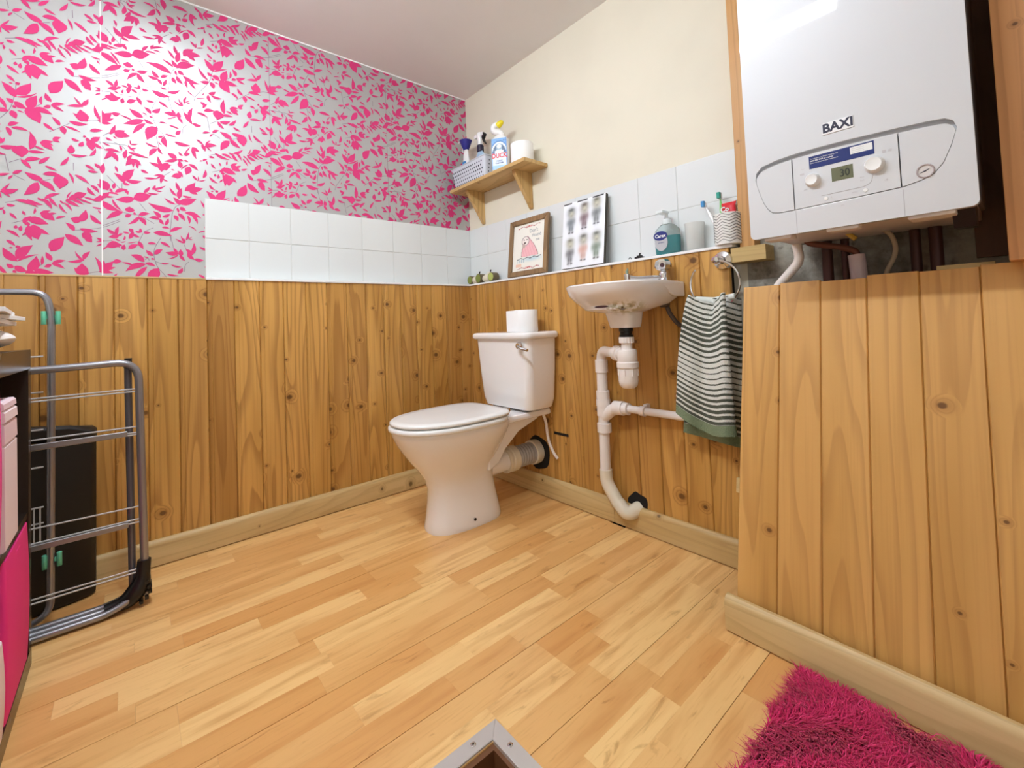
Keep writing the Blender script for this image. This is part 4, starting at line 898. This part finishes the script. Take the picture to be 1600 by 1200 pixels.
# ------------------------------------------------------------ boiler
FX = -.36; BY0, BY1, BZ0, BZ1 = -1.712, -2.113, 1.003, 1.705
t = thing('boiler', 'large white wall-mounted gas boiler with a curved control panel', 'boiler', (-.2, -1.91, 1.0))
M_BOIL = mat('boiler_white_enamel', 'D5D6D9', .4, Coat_Weight=.8, Coat_Roughness=.03)
MB().box(FX+.014, -.06, BY1+.004, BY0-.004, BZ0+.03, BZ1-.005).build('casing', M_BOIL, t, bev=.006)
up_ = [(-1.7315, 1.150), (-1.734, 1.167), (-1.747, 1.180), (-1.780, 1.187), (-1.814, 1.190), (-1.870, 1.191), (-1.917, 1.190), (-2.005, 1.186), (-2.050, 1.183), (-2.075, 1.180), (-2.086, 1.172), (-2.0905, 1.157)]
lo_ = [(-1.7315, 1.150), (-1.738, 1.120), (-1.747, 1.090), (-1.757, 1.070), (-1.766, 1.061), (-1.780, 1.058), (-1.815, 1.058), (-1.922, 1.060), (-2.008, 1.063), (-2.036, 1.069), (-2.055, 1.078), (-2.069, 1.095), (-2.081, 1.124), (-2.0905, 1.157)]
def interp(c, y):
    for (a, za), (b_, zb) in zip(c[:-1], c[1:]):
        if b_ <= y <= a: return za+(zb-za)*(a-y)/(a-b_)
    return c[-1][1]
bm = bmesh.new()
outer = rrect(BY1, BY0, BZ0, BZ1, .012, 5); inner = up_+lo_[-2:0:-1]
eo = []
for loop in (outer, inner):
    vs = [bm.verts.new((FX, y, z)) for y, z in loop]; eo += [bm.edges.new((vs[i], vs[(i+1) % len(vs)])) for i in range(len(vs))]
r = bmesh.ops.triangle_fill(bm, use_beauty=True, use_dissolve=False, edges=eo)
fs = [g_ for g_ in r['geom'] if isinstance(g_, bmesh.types.BMFace)]
# drop faces that fell inside the panel opening
for f_ in list(fs):
    c_ = f_.calc_center_median()
    if -2.0895 < c_.y < -1.7325 and interp(lo_, c_.y)+.0005 < c_.z < interp(up_, c_.y)-.0005: bm.faces.remove(f_); fs.remove(f_)
ex = bmesh.ops.extrude_face_region(bm, geom=fs)
bmesh.ops.translate(bm, verts=[v for v in ex['geom'] if isinstance(v, bmesh.types.BMVert)], vec=(.016, 0, 0))
bmesh.ops.recalc_face_normals(bm, faces=bm.faces)
me = bpy.data.meshes.new('front_cover'); bm.to_mesh(me); bm.free(); me.materials.append(M_BOIL)
o = bpy.data.objects.new('front_cover', me); C.objects.link(o); o.parent = t
bv = o.modifiers.new('bevel', 'BEVEL'); bv.width = .0025; bv.segments = 3; bv.limit_method = 'ANGLE'; bv.angle_limit = math.radians(40)
def fascia(name, ya, yb, inset=.010):
    n = 26; ys_ = [ya+(yb-ya)*i/n for i in range(n+1)]
    poly = [(y, min(interp(up_, y)-.001, max(interp(lo_, y)+.001, interp(up_, y)-inset))) for y in ys_]+[(y, interp(lo_, y)+.0014) for y in reversed(ys_)]
    return MB().prism(poly, FX-.0005, FX+.010, 'X').build(name, M_BOIL, t, bev=.0008, smooth=True, ang=50)
fascia('blank_panel', -1.7335, -1.8125); cp = fascia('control_panel', -1.8145, -2.0045); fascia('gauge_panel', -2.0065, -2.0885)
for y in (-1.8155, -2.0075): MB().box(FX-.0004, FX+.001, y-.0006, y+.0006, BZ0+.001, 1.0585).build('cover_seam', M_LGREY, t, smooth=False)
MB().box(FX+.004, -.06, BY1+.012, BY0-.012, BZ0+.008, BZ0+.031).build('bottom_tray', mat('boiler_underside', 'CFC7C6', .4), t, bev=.003)
for ya_, yb_, w_ in ((-1.80, -1.74, .05), (-2.08, -2.01, .06), (-1.93, -1.87, .04)): MB().box(FX+.008, FX+w_, ya_, yb_, BZ0-.007, BZ0+.007).build('mounting_tab', mat('boiler_tab', 'DDD6D4', .4), t, bev=.003)
MB().prism([(.012, FX+.03), (.012, FX+.11), (-.028, FX+.11), (-.030, FX+.06)], -2.104, -2.072, 'Y').build('foot', M_BLACK, t).location = (0, 0, BZ0)
lg = MB().box(FX-.0016, FX, -1.9350, -1.8775, 1.2145, 1.2405).build('logo_plate', mat('logo_plate_white', 'F8F8FA', .2), t, bev=.0006)
text('BAXI', .0275, 'lettering', M_INK, lg, FX-.0018, -1.9063, 1.2273, bold=.0009, wide=.95, depth=.0004)
fx = FX-.0006
def knob(y, z, r):
    k_ = MB().lathe([(r+.0025, 0), (r+.001, -.003), (r, -.010), (r-.002, -.0125), (r-.006, -.0115), (.0001, -.0115)], (fx, y, z), 'X', 32).build('knob', M_WHITE, t, ang=50)
knob(-1.853, 1.119, .0135); knob(-1.965, 1.122, .0155)
stk = MB().box(fx-.0004, fx, -1.9665, -1.8480, 1.1455, 1.1740).build('sticker', mat('sticker_blue', '172C70', .3), t, smooth=False)
MB().box(fx-.0006, fx-.0004, -1.9640, -1.9255, 1.1560, 1.1712).build('sticker_window', M_WHITE, stk, smooth=False)
for z, s_ in ((1.1688, 'To activate your FREE warranty, call'), (1.1640, '0800 887 8475 or register'), (1.1592, 'online to complete your registration')):
    text(s_, .0042 if '0800' in s_ else .0036, 'lettering', M_WHITE, stk, fx-.0006, -1.8505, z-.001, left=True, bold=.0001 if '0800' in s_ else 0)
for z in (1.1672, 1.1632, 1.1592): MB().box(fx-.0007, fx-.0006, -1.9500, -1.9275, z-.0003, z+.0003).build('text_line', M_LGREY, stk, smooth=False)
ld = MB().box(fx-.0004, fx+.001, -1.9285, -1.8895, 1.1055, 1.1355).build('display', mat('lcd_green_grey', '6C6F55', .2), t, smooth=False)
text('30', .0225, 'lettering', mat('lcd_ink', '2C3026', .4), ld, fx-.0008, -1.9135, 1.1200, bold=.0002, wide=.85)
M_FAINT = mat('faint_grey_print', 'C4C0C2', .5)
# printed guide line, buttons and symbols
P = bend([(0, -1.868, 1.0795), (0, -1.945, 1.0805), (0, -1.958, 1.086), (0, -1.962, 1.104)], .02, 5)
MB().tube([(fx-.0001, y, z) for _, y, z in P], .0005, 4).build('guide_line', M_FAINT, t)
for y, z in ((-1.8765, 1.0715), (-1.9475, 1.0725)):
    MB().lathe([(.0042, 0), (.004, -.0012), (.0001, -.0014)], (fx, y, z), 'X', 18).build('button', M_WHITE, t)
text('RESET', .0040, 'lettering', M_FAINT, t, fx, -1.9290, 1.0725); text('R', .006, 'lettering', M_FAINT, t, fx, -1.8865, 1.0715)
MB().box(fx-.0003, fx, -1.8370, -1.8285, 1.1355, 1.1400).build('symbol', M_FAINT, t, smooth=False)
MB().box(fx-.0003, fx, -1.9850, -1.9790, 1.1420, 1.1480).box(fx-.0003, fx, -1.9945, -1.9890, 1.1430, 1.1475).build('symbol', M_FAINT, t, smooth=False)
for y, z, s_ in ((-1.835, 1.1500, 'bar'), (-1.838, 1.1010, 'min'), (-1.9430, 1.1020, 'eco'), (-1.9430, 1.0950, 'hot'), (-1.982, 1.0850, 'off'), (-1.906, 1.0500, 'gas')): text(s_, .0050, 'lettering', M_FAINT, t, fx+(.0006 if s_ == 'gas' else 0), y, z)
ga = MB().lathe([(.0128, .0), (.0140, -.001), (.0128, -.0022), (.0112, -.0018), (.0108, .001)], (fx, -2.0425, 1.0865), 'X', 28, cap=False).build('gauge_rim', mat('gauge_rim_grey', 'B3A6A6', .3), t)
MB().lathe([(.0110, -.0003), (.0001, -.0004)], (fx, -2.0425, 1.0865), 'X', 24).build('gauge_face', mat('gauge_face', 'D9D2CF', .3), ga)
MB().prism([(-2.0335, 1.0835), (-2.0425, 1.0880), (-2.0495, 1.0905), (-2.0425, 1.0855)], fx-.0010, fx-.0005, 'X').build('needle', M_INK, ga, smooth=False)
adopt(t)

# ------------------------------------------------------------ timber around the boiler
def timber(name, label, cat, x0, x1, y0, y1, z0, z1, m, bev=.0015):
    o = MB().box(x0, x1, y0, y1, z0, z1).build(name, m, bev=bev, shift=((x0+x1)/2, (y0+y1)/2, z0)); return tag(o, label, cat)
M_BAT = wood('batten_pine', lin('D6A768'), lin('C89354'), lin('95632F'), axis='Z', knots=.35, contrast=.3, var=.1, rough=.5)
timber('vertical_batten', 'tall narrow pine batten between the white tiles and the boiler', 'batten', -.048, -.001, -1.604, -1.559, 1.0335, H-.001, M_BAT)
timber('timber_block', 'short sawn timber offcut sticking out below the boiler at the end of the boards', 'timber', -.070, -.001, -1.643, -1.538, .984, 1.031, M_CLS)
timber('timber_post', 'wide brown timber post to the right of the boiler', 'post', -.26, -.03, -2.235, -2.141, .902, H-.001, M_POST)
tag(MB().box(-.014, -.001, -2.60, -2.085, .93, H-.001).build('shaded_wall_panel', wood('shaded_wall_brown', lin('7A5644'), lin('6A4A3A'), lin('4A3226'), axis='Z', knots=.05, contrast=.2, var=.05, rough=.7), bev=.001, shift=(-.007, -2.34, .93)), 'dark brown panel added for the shaded wall between the boiler and the wide post', 'board')  # added panel; its dark brown paints the shade on the wall here
# boxing
t = thing('pipe_boxing', 'low boxed-in panel of wide pale pine boards leaning back under the boiler', 'panelling', (-.365, -2.0, 0))
TH = math.atan2(.172, .897); bys = [-1.621, -1.717, -1.812, -1.907, -2.002, -2.098, -2.194, -2.290, -2.386, -2.482, -2.578]
hts = [.908, .912, .908, .914, .912, .916, .914, .914, .914, .914]
for i, (a, b_) in enumerate(zip(bys[:-1], bys[1:])):
    me = board_mesh(a-b_, hts[i], th=.014, m=M_PALE, bead=False, cw=.0022, cd=.0035); o = bpy.data.objects.new('plank', me); C.objects.link(o); o.parent = t
    off = 0 if i < 5 else -.004
    o.matrix_basis = Matrix.Translation((-.353+off, (a+b_)/2, 0)) @ Matrix.Rotation(TH, 4, 'Y') @ Matrix.Rotation(-PI/2, 4, 'Z')
def tiltbox(nm, d0, d1, y0, y1, z0, z1, m):
    o = MB().box(d0, d1, y0, y1, z0, z1).build(nm, m, t, bev=.001); o.matrix_basis = Matrix.Translation((-.353, 0, 0)) @ Matrix.Rotation(TH, 4, 'Y'); return o
tiltbox('rail', .002, .045, -2.55, -1.700, .855, .895, M_CLS); tiltbox('rail', .002, .045, -2.55, -1.64, .30, .345, M_CLS)
tiltbox('top_lath', .002, .022, -2.12, -2.03, .900, .926, M_CLS)
tiltbox('rail_end', .055, .095, -1.640, -1.585, .325, .365, M_CLS)
tiltbox('wood_shard', .05, .065, -1.635, -1.600, .60, .69, M_CLS)
b = skirt('skirting', 1.0, 'y', .086, .022); b.parent = t; b.matrix_basis = Matrix.Translation((-.3635, -1.604, .0035)) @ Matrix.Rotation(math.radians(180-2.1), 4, 'Z') @ Matrix.Scale(-1, 4, (1, 0, 0))
adopt(t)

# ------------------------------------------------------------ pipes under the boiler
def pipe(name, label, pts, r, m, rad=.03, extra=None, group=None):
    b = MB().tube(bend(pts, rad, 6), r, 14)
    c_ = pts[-1]
    if extra: extra(b)
    return tag(b.build(name, m, shift=c_), label, 'pipe', group)
pipe('condensate_pipe', 'bent white plastic pipe coming down behind the left end of the boxing', [(-.10, -1.735, 1.02), (-.10, -1.742, .962), (-.095, -1.672, .888), (-.09, -1.655, .70)], .0125, M_PVC, .02)
pipe('sleeved_pipe', 'thick pale grey vertical pipe sleeve below the middle of the boiler', [(-.10, -1.872, .962), (-.10, -1.882, .72)], .0185, mat('pink_grey_sleeve', 'C9B8BC', .4))
pipe('copper_pipe', 'sloping copper pipe running right from under the boiler', [(-.11, -1.755, 1.04), (-.11, -1.765, 1.008), (-.105, -1.845, .985), (-.102, -1.872, .972), (-.10, -1.874, .95)], .0085, M_COPPER, .015)
pipe('power_cable', 'loose pale cable hanging in a curve from under the boiler', [(-.12, -1.905, 1.03), (-.11, -1.945, 1.01), (-.10, -1.955, .96), (-.09, -1.925, .905), (-.09, -1.915, .84)], .0055, mat('beige_cable', 'A9977E', .5), .05)
M_DP = mat('dull_brown_pipe', '4A2A24', .5, .3)
for y, r, lb in ((-1.800, .013, 'dark brown vertical pipe just right of the bent white pipe'), (-1.842, .010, 'thin dark vertical pipe left of the pale grey sleeve'), (-1.985, .011, 'dark vertical pipe right of the hanging cable'), (-2.022, .013, 'rightmost dark vertical pipe below the boiler')):
    pipe('copper_pipe', lb, [(-.07, y, 1.03), (-.07, y, .62)], r, M_DP, group='dark vertical pipes under the boiler')
pipe('gas_valve', 'small yellow valve handle under the boiler', [(-.16, -1.862, 1.022), (-.16, -1.875, 1.006), (-.16, -1.885, .996)], .006, mat('brass_yellow', 'B79A3C', .4), .005)['category'] = 'valve'

# ------------------------------------------------------------ folded airer
t = thing('clothes_airer', 'folded grey metal clothes airer leaning against the boards', 'clothes airer', (-1.75, -.32, 0))
yA, yB = -.335, -.275
MB().tube(bend([(-2.25, yA, .730), (-1.70, yA, .742), (-1.533, yA, .748), (-1.522, yA, .030)], .060, 8), .0105, 14).build('front_frame', M_STEEL, t)
MB().tube([(-1.558, yA+.022, .742), (-1.552, yA+.022, .05)], .0095, 12).build('leg', mat('dark_grey_tube', '6B6A70', .35, .6), t)
MB().lathe([(.0001, .758), (.0095, .758), (.0095, .738), (.011, .738), (.011, .728)], (-1.557, yA+.022, 0)).build('end_cap', M_BLACK, t)
MB().tube(bend([(-2.2, yB, .968), (-1.740, yB, .966), (-1.728, yB, .90), (-1.733, yB, .03), (-1.82, yB, .012), (-2.2, yB, .012)], .045, 8), .0090, 14).build('rear_frame', M_STEEL, t)
for dy, z in ((-.022, .015), (.002, .016), (.026, .018)):
    MB().tube(bend([(-2.2, yA+dy, z), (-1.60, yA+dy, z), (-1.535, yA+dy*.5, z+.03), (-1.523, yA+dy*.3, .11)], .06, 8), .0095, 12).build('base_tube', M_STEEL, t)
fj = MB(); 
for z0, x0, x1 in ((0, 0, 0),):
    pts = bend([(-1.615, yA, .018), (-1.560, yA, .026), (-1.530, yA, .065), (-1.524, yA, .135)], .05, 8)
    fj.tube(pts, [.017+.010*math.sin(i/(len(pts)-1)*PI) for i in range(len(pts))], 12)
for q in range(5): a = math.radians(-70+q*28); fj.box(-1.545+.033*math.cos(a)-.004, -1.545+.033*math.cos(a)+.006, yA-.022, yA+.02, .048+.035*math.sin(a)-.004, .048+.035*math.sin(a)+.004)
fj.build('foot_joint', M_BLACK, t)
def wire(x0, x1, y, z, y2=None, r=.0024): return MB().tube([(x0, y, z), (x1, y2 if y2 is not None else y, z)], r, 6).build('wire', M_WIRE, t)
for z, y in ((.662, -.325), (.654, -.345), (.527, -.345), (.521, -.358), (.545, -.300), (.253, -.345), (.262, -.322), (.300, -.290), (.112, -.330), (.103, -.348)): wire(-2.2, -1.53, y, z, yA)
for z in (.778, .674, .566, .459, .345, .300): wire(-2.2, -1.745, yB-.005, z)
for x in (-1.752, -1.764): MB().tube([(x, yB-.01, .345), (x, yB-.01, .25)], .0019, 6).build('wire', M_WIRE, t)
for z in (.247, .521): MB().box(-2.2, -1.56, -.352, -.342, z, z+.016).build('flat_bar', M_STEEL, t, bev=.002)
for z in (.893, .188):
    b = MB()
    for s_ in (-1, 1): b.loft([[(-1.729+s_*.015+.006*math.cos(a), yB-.002+.010*math.sin(a)*e, z+h_) for a in [q*PI/6 for q in range(12)]] for h_, e in ((-.022, .5), (-.012, 1.), (.008, 1.), (.017, .7))])
    b.box(-1.745, -1.713, yB-.004, yB+.006, z-.006, z+.004); b.build('clip', M_GREEN, t)
adopt(t)

# ------------------------------------------------------------ bin
t = thing('waste_bin', 'slim black lidded bin standing behind the folded airer', 'bin', (-1.78, -.16, 0))
b = MB(); R = []
for z, e in ((.001, .006), (.012, 0), (.49, -.003), (.50, -.003)):
    P = [(-1.643+e*-1, -.100), (-1.990, -.100), (-1.990, -.235+e), (-1.700, -.176+e), (-1.655+e*-1, -.160+e), (-1.643-e, -.145)]
    R.append([(x, y, z) for x, y in P])
b.loft(R).build('bin_body', M_BIN, t, bev=.004)
R = []
for z, e in ((.495, -.004), (.525, -.005), (.535, .006)):
    P = [(-1.643-e, -.100), (-1.990, -.100), (-1.990, -.235+e), (-1.700, -.176+e), (-1.655-e, -.160+e), (-1.643-e, -.145)]
    R.append([(x, y, z+(.0 if x > -1.7 else .02)+(.03 if x < -1.9 else 0)) for x, y in P])
MB().loft(R).build('bin_lid', mat('bin_lid_black', '0D0D0F', .45), t, bev=.003)
adopt(t)

# ------------------------------------------------------------ cube unit and what is in it
t = thing('cube_shelving_unit', 'black-brown open cube shelving unit at the left edge', 'shelving unit', (-1.94, -.85, 0))
UX0, UX1, UY0, UY1 = -2.14, -1.75, -1.285, -.452
b = MB().box(UX0, UX1, UY0, UY1, .752, .802); b.build('top_panel', M_UNIT, t, bev=.001)
for y in (UY1-.036, UY0): MB().box(UX0, UX1, y, y+.036, .045, .7515).build('side_panel', M_UNIT, t, bev=.001)
MB().box(UX0, UX1, UY0, UY1, .001, .0445).build('bottom_panel', M_UNIT, t, bev=.001)
MB().box(UX0, UX1-.002, UY0+.0365, UY1-.0365, .378, .394).build('middle_shelf', M_UNIT, t, bev=.001)
MB().box(UX0, UX1-.002, -.8775, -.8615, .0455, .3775).box(UX0, UX1-.002, -.8775, -.8615, .3945, .7515).build('divider', M_UNIT, t, bev=.001)
adopt(t)
def fabric_box(label, x0, x1, y0, y1, z0, z1, m, bul=.008):
    t = thing('fabric_box', label, 'storage box', ((x0+x1)/2, (y0+y1)/2, z0), 'fabric boxes in the black unit'); R = []
    for i in range(9):
        f = i/8; e = bul*math.sin(f*PI); R.append([(x, y, z0+(z1-z0)*f) for x, y in rrect(x0-e*.2, x1+e, y0-e*.3, y1+e*.3, .012, 3)])
    R += [[(x, y, z1) for x, y in rrect(x0+.006, x1-.006, y0+.006, y1-.006, .008, 3)], [(x, y, z0+.02) for x, y in rrect(x0+.008, x1-.008, y0+.008, y1-.008, .008, 3)]]
    MB().loft(R).build('box_body', m, t, ang=60)
    MB().box(x1-.004, x1+.0015, (y0+y1)/2-.02, (y0+y1)/2+.02, z1-.03, z1-.018).build('grip_tab', m, t, bev=.001)
    adopt(t); return t
fabric_box('magenta fabric storage box in the bottom cube of the black unit', -2.10, -1.751, -.770, -.495, .0455, .372, M_PINKBOX, .004)
fabric_box('bright pink fabric box at the very left edge, in the upper cube', -2.10, -1.753, -.858, -.789, .3945, .728, M_PINKBOX2, .003)
o = fabric_box('pale pink soft bag at the very left edge of the bottom cube', -2.10, -1.750, -.858, -.790, .0455, .230, M_PALEPINK, .004)
t = thing('folded_linen', 'stack of pale pink and white folded linen in the upper cube', 'linen', (-1.9, -.71, .395))
z = .3946; rl = random.Random(4)
for i, h_ in enumerate((.215, .045, .025, .018)):
    R = []; xf = -1.748-rl.uniform(0, .002)
    for q in range(9):
        a = -PI/2+PI*q/8; R.append([(xf-.012+.012*math.cos(a), y, z+h_/2+h_/2*math.sin(a)*.98) for y in (-.778, -.72, -.648)])
    poly = [(z, xf-.004), (z+.003, xf), (z+h_-.004, xf-.001), (z+h_, xf-.005), (z+h_, -2.05), (z, -2.05)]
    MB().prism(poly, -.780, -.645-rl.uniform(0, .004), 'Y').build('folded_cloth', [M_PALEPINK, mat('blush_cloth', 'EBCFD4', .9)][i % 2], t); z += h_+.0005
adopt(t)
t = thing('padded_bag', 'puffy white plastic bag lying on top of the black unit', 'bag', (-1.88, -.62, .802))
R = []
for i in range(11):
    f = i/10; s_ = math.sin(min(.97, max(.03, f))*PI)**.28; R.append([(-1.872+(.112*s_+.004)*math.copysign(abs(math.cos(a))**.7, math.cos(a)), -.458-.33*f, .8045+.028*s_+(.028*s_+.001)*math.sin(a)*(.9+.1*math.sin(a*3+i))) for a in [q*2*PI/24 for q in range(24)]])
MB().loft(R).build('bag_body', mat('white_film', 'EDE8E4', .45), t)
adopt(t)
for k_, (z, ang, lb) in enumerate(((.864, 3, 'white paper envelope lying lowest on the puffy bag'), (.875, -3, 'middle white booklet of the paper pile on the black unit'), (.886, 5, 'topmost white leaflet with a grey border on the black unit'))):
    b = MB().box(-.105, .105, -.15, .15, 0, .0095); o = b.build('paper', M_PAPER, bev=.0008)
    o.location = (-1.866+.003*k_, -.655-.014*k_, z); o.rotation_euler = (0, 0, math.radians(ang)); tag(o, lb, 'paper', 'papers on the black unit')
    if k_ == 2:
        for x0, x1, y0, y1 in ((-.09, .09, .128, .131), (-.09, .09, -.131, -.128), (-.09, -.087, -.131, .131), (.087, .09, -.131, .131)): MB().box(x0, x1, y0, y1, .0095, .0098).build('printed_border', M_LGREY, o, smooth=False)
t = thing('red_wallet', 'small dark red object under the papers on the black unit', 'wallet', (-1.78, -.80, .8022))
MB().box(-1.84, -1.757, -.90, -.800, .8024, .826).build('wallet_body', mat('dark_red_leather', '7A1620', .4), t, bev=.005)
MB().tube(arc((-1.756, -.80, .815), .008, 0, 270, 8, 'YZ'), .0015, 6).build('wire_loop', mat('bright_red', 'E4523C', .3), t)
adopt(t)

# ------------------------------------------------------------ shaggy rug
t = thing('shaggy_rug', 'magenta shaggy rug in the bottom right corner by the boxing', 'rug', (-.7, -2.1, 0))
MB().prism([(-.985, -1.785), (-.985, -2.55), (-.445, -2.55), (-.417, -1.785)], .0005, .010, 'Z').build('rug_backing', mat('rug_backing', '7E0A35', .95), t, smooth=False)
rs = np.random.RandomState(11); N = 30000
px = np.where(rs.rand(N) < .86, rs.uniform(-.83, -.418, N), rs.uniform(-.98, -.418, N)); py = np.where(rs.rand(N) < .86, rs.uniform(-2.22, -1.782, N), rs.uniform(-2.54, -1.785, N))
base = np.stack([px, py, np.full(N, .008)], 1); ph = 2.2*np.sin(px*23+1.3*np.sin(py*17))+1.5*np.cos(py*29+px*11)+rs.normal(0, .8, N)
ln = rs.uniform(.018, .034, N); d = np.stack([np.cos(ph), np.sin(ph), np.zeros(N)], 1)
lift = rs.uniform(.35, .95, N)[:, None]; upv = np.array([[0, 0, 1.]])
p1 = base+(upv*lift*.55+d*.30)*ln[:, None]; p2 = base+(upv*lift*.80+d*.85)*ln[:, None]
# keep the pile off the skirting
lim = -.3995+(py+1.6)*.0367; base[:, 0] = np.minimum(base[:, 0], lim-.004); p1[:, 0] = np.minimum(p1[:, 0], lim); p2[:, 0] = np.minimum(p2[:, 0], lim)
sd = np.stack([-np.sin(ph), np.cos(ph), np.zeros(N)], 1)*.0011
V = np.concatenate([base-sd, base+sd, p1-sd*.9, p1+sd*.9, p2], 0); idx = np.arange(N)
F = [(i, N+i, 3*N+i, 2*N+i) for i in idx.tolist()]+[(2*N+i, 3*N+i, 4*N+i) for i in idx.tolist()]
me = bpy.data.meshes.new('pile'); me.from_pydata(V.tolist(), [], F)
cols = ['D41660', 'BE1250', 'E83C7C', 'CC165A']
for c_ in cols: me.materials.append(mat('magenta_pile', c_, .75, Sheen_Weight=.3))
mi = rs.choice(4, N, p=[.4, .25, .12, .23]); me.polygons.foreach_set('material_index', np.concatenate([mi, mi]).astype(np.int32)); me.update()
o = bpy.data.objects.new('pile', me); C.objects.link(o); o.parent = t; o['kind'] = 'stuff'
adopt(t)

# ------------------------------------------------------------ ceiling tube light (source of the streak on the boiler)
t = thing('ceiling_light', 'long white fluorescent batten fixed to the ceiling', 'ceiling light', (-1.43, -1.08, H))
MB().box(-1.465, -1.395, -1.70, -.46, H-.045, H-.0005).build('housing', M_WHITE, t, bev=.004)
em = mat('lit_tube', 'FFFFFF', .4); em.node_tree.nodes['Principled BSDF'].inputs['Emission Color'].default_value = (.92, 1.03, 1.14, 1); em.node_tree.nodes['Principled BSDF'].inputs['Emission Strength'].default_value = 60
MB().loft([[(-1.43+a_, y_, H-.045-b_) for a_, b_ in ((-.030, 0), (-.033, .018), (-.022, .034), (.022, .034), (.033, .018), (.030, 0))] for y_ in (-1.69, -.47)]).build('diffuser', em, t)
adopt(t)
